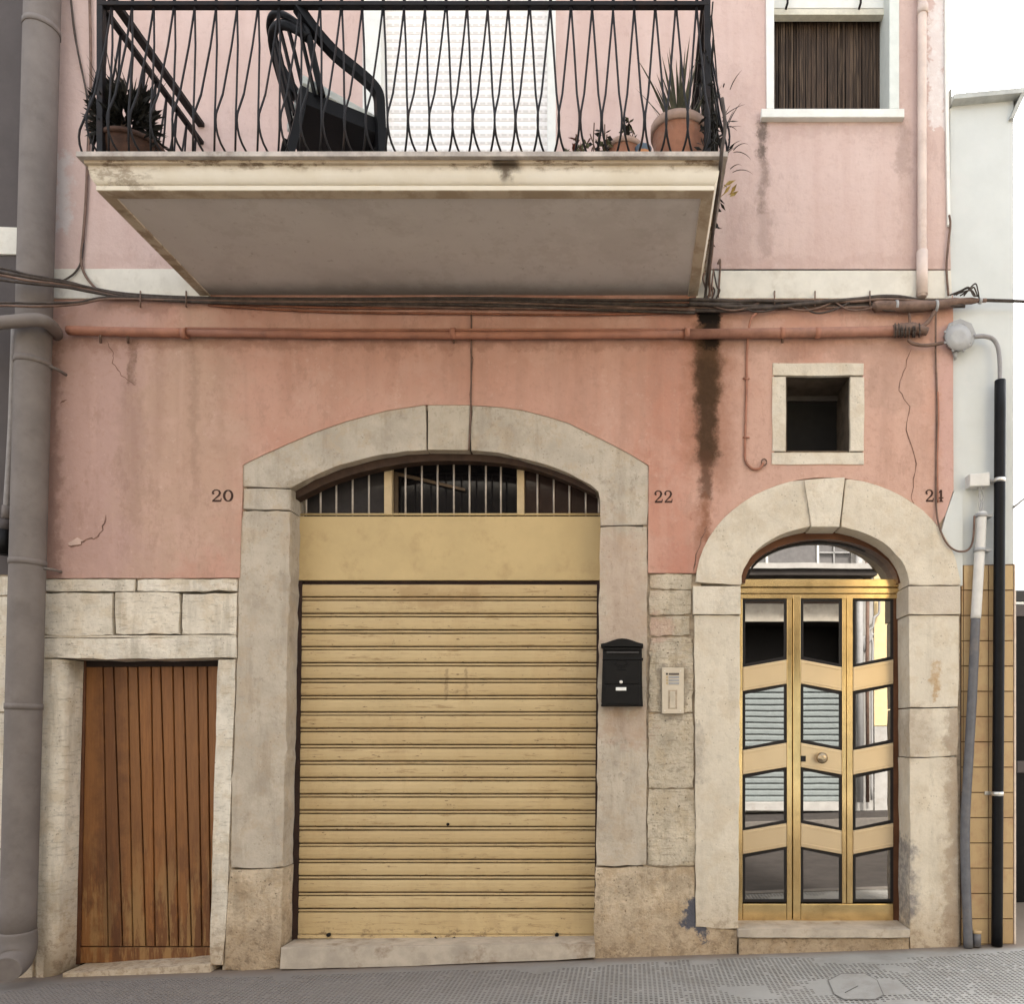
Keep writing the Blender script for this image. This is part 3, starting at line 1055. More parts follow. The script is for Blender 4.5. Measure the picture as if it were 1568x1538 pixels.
# entrance arch
L = [ent_out(t) for t in range(2, 80, 6)] + [(1231, 735), (1241, 806)] + [ent_in(t) for t in range(78, 0, -7)] + [(1135, 896)]
st('arch_stone', L, 'stone_arch', .024, bevel=.009, amp=.5, step=14)
L = [(1295, 734)] + [ent_out(t) for t in range(100, 179, 6)] + [(1471, 896), (1392, 896)] + [ent_in(t) for t in range(176, 100, -7)] + [(1288, 807)]
st('arch_stone', L, 'stone_arch', .024, bevel=.009, amp=.5, step=14)
st('keystone', [(1231.5, 735), (1294, 731), (1285.5, 807), (1243, 807)], 'stone_arch', .046, -.20, bevel=.006, amp=.4)
st('impost_stone', [(1061, 898), (1134, 898), (1134, 941), (1061, 941)], 'stone_arch', .034, bevel=.005, amp=.4)
st('impost_stone', [(1391, 898), (1471, 898), (1471, 941), (1391, 941)], 'stone_arch', .034, bevel=.005, amp=.4)
st('jamb_stone', [(1063.5, 943), (1134, 943), (1130.5, 1424), (1066, 1420)], 'stone_arch', .020, bevel=.010, amp=1.0, step=15)
st('jamb_stone', [(1392, 943), (1469, 943), (1467, 1083), (1393, 1084)], 'stone_arch', .020, bevel=.008, amp=.7)
st('jamb_stone', [(1393, 1086), (1467, 1085), (1466, 1158), (1393, 1160)], 'stone_arch', .018, bevel=.008, amp=.8)
st('jamb_stone', [(1393, 1162), (1466, 1160), (1468, gedge(1468)), (1394, gedge(1394))], 'stone_arch', .020, bevel=.010, amp=1.0)
# small window surround
st('window_stone', rect(1183.5, 556, 1322.5, 575), 'stone_arch', .016, -.0155, bevel=.004, amp=.7)
st('window_stone', rect(1182.5, 577, 1203, 691), 'stone_arch', .016, -.0155, bevel=.004, amp=.7)
st('window_stone', rect(1302, 577, 1323, 691), 'stone_arch', .016, -.0155, bevel=.004, amp=.7)
st('window_stone', rect(1182, 693, 1323, 711.5), 'stone_arch', .017, -.0155, bevel=.004, amp=.7)
# doorsteps
st('doorstep', [(430, 1452), (911, 1446), (911, 1468), (640, 1480), (428, 1486)], 'marble', .055, -.24, bevel=.008, amp=.7, step=30)
st('doorstep', [(95, 1492), (322, 1477), (322, 1500), (95, 1510)], 'stone_left', .03, -.26, bevel=.008, amp=.9, step=20)
st('doorstep', [(1130, 1424.5), (1394, 1424.5), (1394, 1437), (1130, 1437)], 'marble', .06, -.30, bevel=.006, amp=.4)
st('step_riser', [(1132, 1438), (1392, 1438), (1392, gedge(1392)), (1132, gedge(1132))], 'stone_base', .035, -.28, bevel=.003, amp=.3)

# --- plank door of number 20's cellar
door = thing('plank_door', None, None, P(230, 1478, -.2), parent=house)
xt = [131, 157, 173, 195, 210, 231, 245, 264, 280, 302, 317, 336]
xb = [121, 165, 187.5, 203, 223, 237, 259, 273, 293, 309, 323, 331]
for i in range(11):
    bm = NB()
    prism(bm, [(xt[i] + 1.1, 1005), (xt[i + 1] - 1.1, 1005), (xb[i + 1] - 1.1, 1450), (xb[i] + 1.1, 1450)], -.205 - (.006 if i % 2 else 0), -.23, bevel=.004)
    link('plank', bm, 'wood', door)
bm = NB()
prism(bm, [(118, 1452), (328, 1452), (328, 1473), (118, 1476)], -.198, -.23, bevel=.004)
link('bottom_rail', bm, 'wood', door)
bm = NB()
prism(bm, [(118, 1000), (336, 1000), (336, 1480), (116, 1480)], -.2305, -.25)
link('backing_board', bm, 'black', door)
bm = NB()
prism(bm, [(116, 1000), (131, 1000), (122, 1478), (106, 1478)], -.19, -.23, bevel=.004)
link('door_frame_and_shade', bm, 'bronze_frame', door)
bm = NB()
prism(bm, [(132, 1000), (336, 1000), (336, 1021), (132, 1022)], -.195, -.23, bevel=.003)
link('door_frame_and_shade', bm, simple('recess_shade_strip', (.020, .011, .008), .7), door)  # dark strip added to stand for the shade at the top of the recess

# --- garage: grille, panel, roller shutter
gd = thing('garage_shutter', None, None, P(687, 1440, -.18), parent=house)
slat_prof = [(0, .000), (-.022, .0035), (-.050, .005), (-.074, .003), (-.0815, -.001), (-.0835, -.014), (-.0900, -.014), (-.0915, -.001), (-.0985, .002), (-.1055, -.001), (-.1070, -.014), (-.1129, -.014)]
PITCH = 25.13 * S * F(-.18)


def slat_mesh(prof, seed=0):
    bm = NB()
    rn = random.Random(seed)
    grime = {4, 5, 6, 9, 10}
    a, b = P(449, 900, -.18).x, P(930, 900, -.18).x
    xs = [a + (b - a) * k / 14 for k in range(15)]
    wob = [(rn.uniform(-.0007, .0007), rn.uniform(-.0022, .0016) * (2.2 if rn.random() < .12 else 1)) for _ in xs]
    g = [[bm.verts.new((x, -d - wd, z * PITCH / .113 + wz_)) for z, d in prof] for x, (wz_, wd) in zip(xs, wob)]
    for k in range(14):
        for j in range(len(prof) - 1):
            f = bm.faces.new([g[k][j], g[k][j + 1], g[k + 1][j + 1], g[k + 1][j]])
            if j in grime: f.material_index = 1
    return bm


first = None
yy0 = P(0, 921, -.18).z
for i in range(20):
    if i < 5:
        s_ = link('slat', slat_mesh(slat_prof, i), None, gd, mats=['shutter', 'groove'])
        first = (first or []) + [s_]
    else:
        s_ = first[(i * 7 + i // 5) % 5].copy()
        COL.objects.link(s_)
    s_.rotation_euler = (0, random.uniform(-.0007, .0007), 0)
    s_.location = (random.uniform(-.002, .002), .18 + random.uniform(-.0012, .0012), yy0 + PITCH - i * PITCH)
bm = NB()
zb0, zb1 = yy0 - 19 * PITCH + .002, P(0, 1438, -.18).z
a, b = P(449, 0, -.18).x, P(930, 0, -.18).x
z_ = zb0
prof = [(zb0, -.012), (zb0 - .004, .003), (zb0 - .06, .006), (zb1 + .035, .004), (zb1 + .030, -.006), (zb1 + .026, .012), (zb1 + .004, .014), (zb1, .0)]
g = [[bm.verts.new((x, .18 - d, z)) for z, d in prof] for x in (a, b)]
for j in range(len(prof) - 1):
    bm.faces.new([g[0][j], g[0][j + 1], g[1][j + 1], g[1][j]])
link('bottom_bar', bm, 'shutter', gd)
for px in (504, 853):
    bm = NB()
    lathe(bm, [(.014, 0), (.014, .02), (.010, .024)], P(px, 1432, -.168), 'Y', 12)
    link('lock_bolt', bm, 'mail', gd)
bm = NB()
tube(bm, spline([P(666, 1436, -.155), P(672, 1440, -.14), P(686, 1441, -.135), P(697, 1436, -.155)], 4), .006, 8)
link('pull_handle', bm, 'rust', gd)
bm = NB()
lathe(bm, [(.011, 0), (.011, .006), (.007, .008)], P(686, 1263, -.172), 'Y', 14)
link('keyhole', bm, 'mail', gd)
slabo('recess_back', rect(440, 870, 940, 1450), -.215, -.23, 'black', gd)
slabo('header_gap', rect(452, 889, 930, 900), -.196, -.21, 'rust', gd)
slabo('fascia_panel', rect(452, 791, 930, 889), -.165, -.20, 'panel', gd, bevel=.003)
slabo('guide_rail', [(452, 890), (462.2, 890), (455.5, 1440), (447, 1440)], -.166, -.205, 'rust', gd)
slabo('guide_rail', [(914, 890), (922, 890), (920, 1440), (910, 1440)], -.166, -.205, 'rust', gd)

gr = thing('fanlight_grille', None, None, P(690, 790, -.18), parent=house)


def arc_y(px):
    pts = [(440, 772), (470, 757), (500, 742), (540, 728), (580, 718), (620, 711), (650, 708), (690, 707), (730, 708), (770, 711), (810, 718), (850, 731), (890, 748), (925, 766)]
    for (xa, ya), (xb_, yb_) in zip(pts, pts[1:]):
        if xa <= px <= xb_: return ya + (yb_ - ya) * (px - xa) / (xb_ - xa)
    return 760


for px in (469, 491, 515, 540, 565, 621, 646, 670, 695, 719, 744, 767, 823, 848, 872, 897, 917):
    bm = NB()
    tube(bm, [P(px, arc_y(px) + 1, -.17), P(px, 790, -.17)], .0068, 6)
    link('bar', bm, 'grille', gr)
bm = NB()
tube(bm, [P(x, arc_y(x), -.17) for x in range(456, 923, 12)], .006, 6)
link('arched_rod', bm, 'grille', gr)
bm = NB()
tube(bm, [P(455, 788, -.168), P(922, 788, -.168)], .008, 6)
link('bottom_rod', bm, 'panel', gr)
for px, wd in ((594, 12), (797, 11)):
    slabo('mullion', rect(px - wd / 2, arc_y(px) - 4, px + wd / 2, 790), -.178, -.22, 'cream_frame', gr, bevel=.003)
bm = NB()
hx = list(range(450, 925, 14))
def arch_in(px):
    pts = [(430, 756)] + GAR_IN + [(930, 756)]
    for (xa, ya), (xb_, yb_) in zip(pts, pts[1:]):
        if xa <= px <= xb_: return ya + (yb_ - ya) * (px - xa) / (xb_ - xa)
    return 750
prism(bm, [(x, arch_in(x) - 2) for x in hx] + [(x, arc_y(x) - 1.5) for x in hx[::-1]], -.075, -.16)
link('arch_head', bm, simple('dark_brown_arch_head', (.050, .028, .018), .7, var=.3), gr)
slabo('pane', [(445, 700), (588, 680), (588, 800), (445, 800)], -.232, -.238, simple('grey_reflection_glass', (.040, .036, .036), .08, bump=0, spec=.5), gr)  # greyish reflection put into the pane colour
slabo('pane', [(600, 680), (792, 680), (792, 800), (600, 800)], -.30, -.306, 'dark_glass', gr)
slabo('pane', [(802, 680), (935, 690), (935, 800), (802, 800)], -.232, -.238, simple('brown_reflection_glass', (.035, .022, .018), .08, bump=0, spec=.5), gr)  # brownish reflection put into the pane colour
bm = NB()
prism(bm, rect(603, 724, 609, 790), -.26, -.28)
prism(bm, [(603, 722), (712, 748), (712, 752), (603, 727)], -.27, -.29)
link('open_sash', bm, simple('dim_brown_sash', (.11, .075, .045), .6), gr)

# --- entrance door: folding gold aluminium leaf with bronze mirror panes
ed = thing('entrance_door', None, None, P(1257, 1412, -.21), parent=house)
DD = -.21
slabo('door_back', [(1130, 880), (1400, 880), (1400, 1424), (1130, 1424)], DD - .05, DD - .06, 'black', ed)


def ap(cx_, a_, b_, t): return (cx_ - a_ * math.cos(R(t)), 893 - b_ * math.sin(R(t)))


# arched frame and fanlight glass
ts = list(range(0, 181, 8)) + [180]
bm = NB()
prism(bm, [ap(1259, 129, 84, t) for t in ts] + [ap(1258, 117, 67, t) for t in ts[::-1]], DD + .07, DD - .05)
link('arch_frame', bm, 'bronze_frame', ed)
bm = NB()
prism(bm, [ap(1258, 116, 66, t) for t in ts] + [ap(1258, 113, 62, t) for t in ts[::-1]], DD + .004, DD - .05)
link('arch_gasket', bm, 'gasket', ed)
bm = NB()
prism(bm, [ap(1258, 118, 69, t) for t in range(0, 181, 6)], DD - .02, DD - .026)
link('fanlight_pane', bm, 'mirror', ed)
slabo('closer_block', rect(1227, 817, 1266, 829), DD + .02, DD - .018, 'gasket', ed)
slabo('transom_rail', rect(1130, 887, 1378, 899), DD + .030, DD - .03, 'gold', ed, bevel=.004)
slabo('transom_rail', rect(1130, 900.5, 1378, 909), DD + .020, DD - .03, 'gold', ed, bevel=.003)
slabo('transom_rail', rect(1130, 910, 1374, 917), DD + .010, DD - .03, 'gold', ed, bevel=.002)
slabo('side_frame', rect(1368, 887, 1388, 1414), DD - .002, DD - .04, 'bronze_frame', ed, bevel=.003)
slabo('side_frame', rect(1126, 910, 1137, 1414), DD + .008, DD - .04, 'gold', ed, bevel=.003)
for x0, x1 in ((1205, 1213), (1214.5, 1226), (1289.5, 1296), (1297, 1306)):
    dd = DD + (.014 if x1 - x0 > 8 else .006)
    slabo('stile', rect(x0, 912, x1, 1412 if x0 < 1230 else 1384), dd, DD - .04, 'gold', ed, bevel=.003)
# per column: x0, x1 and the height step of the zigzag (left edge, right edge)
COLS = [(1137.5, 1204.5, 0, -11.5), (1226.5, 1289, -11.5, 0), (1306.5, 1368, 0, -11.5)]
RAILS = [(1022, 1059), (1149.5, 1187), (1273, 1309)]
PANES = [(917, 1021), (1060, 1148.5), (1188, 1272), (1310, 1382)]
for x0, x1, l, r in COLS:
    for yt, yb in RAILS:
        slabo('panel', [(x0, yt + l), (x1, yt + r), (x1, yb + r), (x0, yb + l)], DD + .010, DD - .04, 'gold_panel', ed, bevel=.004)
        for y in (yt + 3, yb - 6):
            slabo('bead', [(x0, y + l), (x1, y + r), (x1, y + 2.2 + r), (x0, y + 2.2 + l)], DD + .014, DD + .0, 'gold_panel', ed, bevel=.0015)
    for k, (yt, yb) in enumerate(PANES):
        lt, rt = (l, r) if k > 0 else (0, 0)
        lb, rb = (l, r) if k < 3 else (0, 0)
        out = [(x0, yt + lt), (x1, yt + rt), (x1, yb + rb), (x0, yb + lb)]
        m1 = 3.7
        inn = [(x0 + m1, yt + lt + m1), (x1 - m1, yt + rt + m1), (x1 - m1, yb + rb - m1), (x0 + m1, yb + lb - m1)]
        slabo('pane', inn, DD - .010, DD - .016, 'mirror', ed)
        slabo('gasket', out, DD - .001, DD - .03, 'gasket', ed, [inn])
slabo('kick_plate', rect(1137.5, 1385, 1204.5, 1412), DD + .010, DD - .04, 'gold', ed, bevel=.004)
slabo('kick_plate', rect(1226.5, 1385, 1368, 1412), DD + .010, DD - .04, 'gold', ed, bevel=.004)
bm = NB()
lathe(bm, [(.030, 0), (.030, .008), (.014, .012), (.014, .030), (.030, .040), (.040, .052), (.040, .062), (.030, .074), (.012, .079)], P(1256, 1161, DD + .010), 'Y', 22)
link('knob', bm, simple('aged_brass_knob', (.42, .33, .22), .25, .9), ed)
slabo('keyhole_plate', rect(1226.5, 1158, 1234, 1167), DD + .016, DD, 'gasket', ed, bevel=.002)

# --- small window
sw = thing('small_window', None, None, P(1253, 692, -.3), parent=house)
MT['reveal'] = simple('dark_reveal_plaster', (.095, .072, .052), .95, var=.3, scale=9, bump=.4)  # reveal lined darker than the stone surround
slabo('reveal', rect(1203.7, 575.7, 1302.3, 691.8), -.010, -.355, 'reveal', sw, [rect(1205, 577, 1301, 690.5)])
slabo('pane', rect(1170, 540, 1330, 740), -.36, -.366, 'black', sw)
slabo('frame', rect(1190, 590, 1320, 599), -.345, -.36, simple('grey_sash', (.04, .034, .03), .6), sw)
bm = NB()
prism(bm, rect(1182, 601, 1322, 614), -.33, -.36)
link('frame', bm, simple('pale_sash_bar', (.07, .06, .052), .6), sw)

# --- upper window
uw = thing('upper_window', None, None, P(1266, 168, -.1), parent=house)
slabo('surround', [(1172, -132), (1185.5, -132), (1185.5, 166), (1174, 166)], .026, -.24, 'white_pvc', uw, bevel=.003)
slabo('surround', [(1362, -132), (1377, -132), (1377, 166), (1362, 166)], .026, -.24, simple('greenish_white_paint', (.62, .65, .61), .6, var=.05), uw, bevel=.003)
slabo('surround', rect(1186, -132, 1361.5, -116), .026, -.24, 'white_pvc', uw, bevel=.003)
slabo('sill', rect(1166, 166, 1385, 179), .055, -.24, 'white_pvc', uw, bevel=.004)
slabo('shutter_box', rect(1183, -110, 1364, 12), -.10, -.15, 'white_pvc', uw, bevel=.004)
slabo('bottom_lath', rect(1183, 13, 1364, 22), -.095, -.15, simple('cream_lath', (.58, .55, .46), .6), uw, bevel=.003)
for px in (1206, 1318):
    bm = NB()
    tube(bm, [P(px, -14, -.07), P(px, 4, -.06), P(px - 3, 14, -.075)], .008, 6)
    link('shutter_hook', bm, 'iron', uw)
slabo('back', rect(1170, -140, 1370, 190), -.235, -.24, 'black', uw)
rn = random.Random(11)
x = 1180.0
strand = []
while x < 1366:
    wd = rn.uniform(2.6, 4.2)
    bm = NB()
    dd = -.18 - rn.uniform(0, .018)
    prism(bm, [(x, 16), (x + wd, 16), (x + wd + rn.uniform(-1, 1), 168), (x + rn.uniform(-1, 1), 168)], dd, dd - .006)
    link('curtain_strand', bm, 'curtain', uw)
    x += wd + rn.uniform(.2, 1.3)

# --- balcony door with its roller blind
bd = thing('balcony_door', None, None, P(702, 417, -.1), parent=house)
slabo('frame', [(555, -92), (583, -92), (583, 417), (555, 417)], .018, -.2, 'white_pvc', bd, bevel=.004)
slabo('frame', [(838, -92), (851, -92), (851, 417), (838, 417)], .018, -.2, 'white_pvc', bd, bevel=.004)
slabo('frame', rect(583.5, -92, 837.5, -78), .018, -.2, 'white_pvc', bd, bevel=.004)
bm = NB()
xa, xb_ = P(576, 0, -.07).x, P(846, 0, -.07).x
pr = [(0, .0), (.004, .004), (.020, .0075), (.040, .006), (.050, .001), (.055, .0)]
g = [[bm.verts.new((x, -d, z)) for z, d in pr] for x in (xa, xb_)]
for j in range(len(pr) - 1):
    f = bm.faces.new([g[0][j], g[0][j + 1], g[1][j + 1], g[1][j]])
f0 = link('slat', bm, 'roller', bd)
for i in range(41):
    s_ = f0 if i == 0 else f0.copy()
    if i: COL.objects.link(s_)
    s_.location = (0, .075, 4.69 + i * .055)

# ------------------------------------------------------------------ balcony
bal = thing('balcony', None, None, (-1.25, -.5, 4.52), parent=house)
BX0, BX1, BD = -2.944, .463, 1.08
ZB, ZT = 4.52, 4.69


def outline(o, z):
    return [(BX0 - o, -.010, z), (BX0 - o, -BD - o, z), (BX1 + o, -BD - o, z), (BX1 + o, -.010, z)]


def band(bm, levels):
    rows = [[bm.verts.new(v) for v in outline(o, z)] for z, o in levels]
    for a, b in zip(rows, rows[1:]):
        for k in range(3):
            bm.faces.new([a[k], a[k + 1], b[k + 1], b[k]])
    return rows


bm = NB()
lev = [(ZT, -.02), (ZT, .072), (ZT - .026, .072), (ZT - .028, .05)]
rows = band(bm, lev)
bm.faces.new(rows[0])
bm.faces.new(rows[-1][::-1])
link('edge_slab', bm, 'lip', bal)
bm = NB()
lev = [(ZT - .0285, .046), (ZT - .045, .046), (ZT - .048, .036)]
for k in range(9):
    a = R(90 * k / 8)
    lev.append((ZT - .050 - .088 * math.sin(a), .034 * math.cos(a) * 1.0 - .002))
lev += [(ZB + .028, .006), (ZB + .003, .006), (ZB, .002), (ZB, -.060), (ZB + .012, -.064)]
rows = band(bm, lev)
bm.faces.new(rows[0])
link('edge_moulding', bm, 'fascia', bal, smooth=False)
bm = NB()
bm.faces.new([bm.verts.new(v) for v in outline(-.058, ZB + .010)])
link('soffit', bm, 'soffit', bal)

# railing
RB, RD = ZT, 1.05
PX0, PX1 = -2.945, .433
HR = 5.578 - ZT
NU = 29
pitch = (PX1 - PX0) / NU
BEL = .125


def baluster_mesh(sgn):
    pts = [(0, 0, HR), (sgn * pitch * .16, -BEL * .22, HR * .72), (sgn * pitch * .34, -BEL * .66, HR * .37), (sgn * pitch * .475, -BEL * .97, HR * .22), (sgn * pitch * .49, -BEL, HR * .175)]
    for k in range(1, 7):
        a = R(90 * k / 6)
        pts.append((sgn * pitch * (.05 + .44 * math.cos(a)), -.02 - (BEL - .02) * math.cos(a) ** .8 if k < 6 else -.02, HR * .175 * (1 - math.sin(a))))
    bm = NB()
    tube(bm, pts, .0060, 6)
    return bm


b1 = link('baluster', baluster_mesh(1), 'iron', bal)
b2 = link('baluster', baluster_mesh(-1), 'iron', bal)
used = set()


def put(src, loc, rz):
    o = src if src.name not in used else src.copy()
    if src.name in used: COL.objects.link(o)
    used.add(src.name)
    o.location = loc
    o.rotation_euler = (0, 0, rz)
    return o


for i in range(NU):
    x = PX0 + (i + .5) * pitch
    for s_ in (b1, b2):
        o = put(s_, (x + random.uniform(-.003, .003), -RD + random.uniform(-.003, .003), RB), R(random.uniform(-2, 2)))
NSD = 9
for side in (0, 1):
    X = PX0 if side == 0 else PX1
    for i in range(NSD):
        y = -RD + (i + .5) * (RD - .02) / NSD
        for s_ in (b1, b2):
            put(s_, (X, y, RB), R(-90) if side == 0 else R(90))
for z, rr in ((5.578, .016), (5.70, .020)):
    for p, q in (((PX0 - .01, -RD, z), (PX1 + .01, -RD, z)), ((PX0, -RD + .02, z), (PX0, -.01, z)), ((PX1, -RD + .02, z), (PX1, -.01, z))):
        bm = NB()
        horizontal = abs(p[0] - q[0]) > abs(p[1] - q[1])
        hw = rr * 1.15
        lo = (min(p[0], q[0]) - (0 if horizontal else hw), min(p[1], q[1]) - (hw if horizontal else 0), z - rr * .75)
        hi = (max(p[0], q[0]) + (0 if horizontal else hw), max(p[1], q[1]) + (hw if horizontal else 0), z + rr * .75)
        box(bm, lo, hi, .003)
        link('top_rail', bm, 'iron', bal)
for i in range(NU + 1):
    bm = NB()
    x = PX0 + (i + .5) * pitch if i < NU else PX0
    tube(bm, [(x, -RD, 5.56), (x, -RD, 5.69)], .009, 6)
    link('rail_stub', bm, 'iron', bal)
for X in (PX0, PX1):
    bm = NB()
    box(bm, (X - .017, -RD - .017, RB), (X + .017, -RD + .017, 5.70), .003)
    link('corner_post', bm, 'iron', bal)


# ------------------------------------------------------------------ house numbers
def digits(txt, x0, y0, w_, h_, gap):
    bm = NB()
    for i, ch in enumerate(txt):
        ox = x0 + i * (w_ + gap)
        def q(u, v): return (ox + u * w_, y0 + v * h_)
        if ch == '0':
            pts, ws = [], []
            for k in range(25):
                a = 2 * math.pi * k / 24
                pts.append(q(.5 + .40 * math.sin(a), .5 - .44 * math.cos(a)))
                ws.append(1.6 + 2.0 * abs(math.sin(a)))
            ribbon(bm, pts, ws, .0125)
        elif ch == '2':
            c = [(.10, .30), (.14, .14), (.30, .04), (.52, .02), (.74, .10), (.82, .27), (.72, .47), (.46, .66), (.20, .84), (.10, .95)]
            ribbon(bm, [q(*p) for p in c], [3.2, 2.2, 1.7, 1.6, 2.6, 3.4, 2.8, 2.0, 1.6, 1.4], .0125)
            ribbon(bm, [q(.06, .93), q(.92, .93)], 2.8, .0126)
            ribbon(bm, [q(.90, .96), q(.94, .70)], 1.4, .0127)
            ribbon(bm, [q(.06, .30), q(.26, .33)], 2.6, .0127)
        elif ch == '4':
            ribbon(bm, [q(.70, .02), q(.70, .96)], 3.2, .0125)
            ribbon(bm, [q(.66, .03), q(.06, .68)], 1.5, .0126)
            ribbon(bm, [q(.02, .68), q(.98, .68)], 1.9, .0127)
            ribbon(bm, [q(.50, .97), q(.94, .97)], 1.6, .0128)
    return bm


for txt, x0, y0 in (('20', 324, 750), ('22', 1002, 751.5), ('24', 1417, 750)):
    o = link('house_number', digits(txt, x0, y0, 15.5 if txt == '20' else 13, 18.5, 2), 'number', house)
    o['label'] = 'dark brown stencilled serif number ' + txt

# ------------------------------------------------------------------ letter box
mb = thing('letter_box', 'black arched-top letter box on the stone pier right of the garage', 'letter box', P(952, 1082, .004))
bm = NB()
body = [(923, 990), (983, 990), (983, 1076), (985, 1082), (920, 1082), (922, 1076)]
prism(bm, body, .10, .005, bevel=.006)
link('body', bm, 'mail', mb)
bm = NB()
lid = [(920, 986), (930, 985), (938, 981), (946, 978.5), (953, 978), (960, 978.5), (968, 981), (976, 985), (985, 986), (985, 991), (920, 991)]
prism(bm, lid, .125, .005, bevel=.004)
prism(bm, [(924, 992), (982, 992), (982, 996), (924, 996)], .115, .005, bevel=.003)
prism(bm, [(924, 1008), (985, 1008), (985, 1011), (922, 1011)], .108, .005, bevel=.002)
link('lid', bm, 'mail', mb)
bm = NB()
prism(bm, rect(929, 998, 978, 1001), .112, .10, bevel=.002)
link('slot_flap', bm, simple('worn_black_edge', (.045, .042, .042), .4, .3), mb)
bm = NB()
prism(bm, rect(926, 1012, 980, 1048), .106, .10, bevel=.003)
prism(bm, rect(926, 1050, 980, 1079), .106, .10, bevel=.003)
link('door', bm, 'mail', mb)
bm = NB()
arc = [(952 + 8 * math.cos(R(a)), 1015 + 4 * math.sin(R(a))) for a in range(0, 361, 30)]
tube(bm, [P(x, y, .108) for x, y in arc], .0022, 5)
tube(bm, [P(x, y, .108) for x, y in [(940, 1016), (946, 1021), (952, 1023), (958, 1021), (964, 1016)]], .0022, 5)
tube(bm, [P(945, 1026, .108), P(959, 1026, .108)], .002, 5)
link('emblem', bm, 'mail', mb)
bm = NB()
lathe(bm, [(.012, 0), (.012, .006), (.008, .009)], P(951, 1045, .106), 'Y', 14)
link('lock', bm, 'steel', mb)
bm = NB()
prism(bm, rect(943, 1053, 959, 1058), .112, .105, bevel=.002)
link('name_plate', bm, simple('white_name_card', (.78, .78, .75), .5, var=.03), mb)

# ------------------------------------------------------------------ door intercom
ic = thing('intercom', 'beige metal door intercom with name slots beside the entrance arch', 'intercom', P(1030, 1094, .008))
bm = NB()
prism(bm, rect(1013.5, 1023, 1047, 1093.5), .030, .002, bevel=.004)
link('plate', bm, simple('beige_metal_plate', (.55, .48, .38), .45, .2, var=.05), ic)
for k in range(4):
    bm = NB()
    y = 1031 + k * 4.8
    prism(bm, rect(1024, y, 1040, y + 3.2), .0335, .029, bevel=.001)
    link('name_slot', bm, simple('dark_name_slot', (.12, .10, .085), .4) if k == 0 else 'grey_plastic', ic)
    bm = NB()
    prism(bm, rect(1020, y, 1022.6, y + 3), .034, .029)
    link('call_button', bm, 'gasket' if k == 0 else 'cream_frame', ic)
bm = NB()
prism(bm, rect(1023, 1057, 1037, 1086), .0325, .029, bevel=.001)
link('speaker_recess', bm, 'mortar', ic)
bm = NB()
prism(bm, rect(1026, 1059, 1034, 1085), .0355, .032, bevel=.001)
link('speaker_cover', bm, simple('beige_cover', (.50, .44, .35), .45, .2), ic)
for px, py in ((1018, 1028), (1042, 1028), (1018, 1089), (1042, 1089)):
    bm = NB()
    lathe(bm, [(.0045, 0), (.0045, .002), (.003, .003)], P(px, py, .030), 'Y', 8)
    link('screw', bm, 'steel', ic)

# ------------------------------------------------------------------ pipes and cables
def pipe(name, pts, r, mat, label, cat, group=None, rings=(), segs=16, k=5):
    root = thing(name, label, cat, min(pts, key=lambda v: v.z), group)
    bm = NB()
    tube(bm, spline(pts, k) if len(pts) > 2 else pts, r, segs)
    link('pipe', bm, mat, root)
    for a, b, rr, mm in rings:
        bm = NB()
        tube(bm, [a, b], rr, segs)
        link('collar', bm, mm, root)
    return root


def dp(py, off=0, d=.15): return P(65 - py * .0262 + off, py, d)


dpipe = pipe('drainpipe', [dp(-480), dp(-200), dp(0), dp(300), dp(700), dp(1100), dp(1440)], .104, 'pipe_grey',
             'thick grey drainpipe down the full height of the left house corner', 'drainpipe',
             rings=[(dp(y), dp(y + 9), .1085, 'pipe_grey') for y in (40, 552, 858, 1078)] + [(dp(-200), dp(-190), .1085, 'pipe_grey')])
bm = NB()
b0 = dp(1425)
foot = [b0, b0 + Vector((0, 0, -.1)), b0 + Vector((.02, -.05, -.19)), b0 + Vector((.05, -.16, -.22))]
foot[-1].z = max(foot[-1].z, gz(foot[-1].x) + .06)
tube(bm, spline(foot, 4), [.106, .107, .109, .110, .110, .109, .106, .102, .098, .094, .09, .086, .082], 16)
link('elbow_foot', bm, 'pipe_grey', dpipe)
for y in (560, 870):
    bm = NB()
    c = dp(y)
    tube(bm, [c + Vector((.10, 0, 0)), c + Vector((.125, .06, 0)), c + Vector((.125, .155, 0))], .010, 6)
    link('bracket', bm, 'pipe_grey', dpipe)

pipe('elbow_pipe', [P(-900, 500, .06), P(-300, 499, .06), P(-120, 498, .10), P(-60, 496, .30), P(0, 494, .33), P(50, 490, .32), P(70, 493, .28), P(82, 503, .16), P(86, 512, .02)], .041, 'pipe_grey',
     'short grey pipe bending across the front of the thick drainpipe', 'pipe')
pipe('gas_riser', [P(22, 500, .06), P(17, 650, .06), P(9, 790, .06)], .019, simple('grey_riser', (.26, .235, .22), .6),
     'thin grey riser pipe with a black valve left of the drainpipe', 'pipe',
     rings=[(P(10, 775, .06), P(9, 795, .06), .026, 'pipe_grey'), (P(9, 796, .06), P(8, 812, .06), .03, 'grey_wall'), (P(7, 812, .06), P(6, 850, .06), .04, 'mail')])

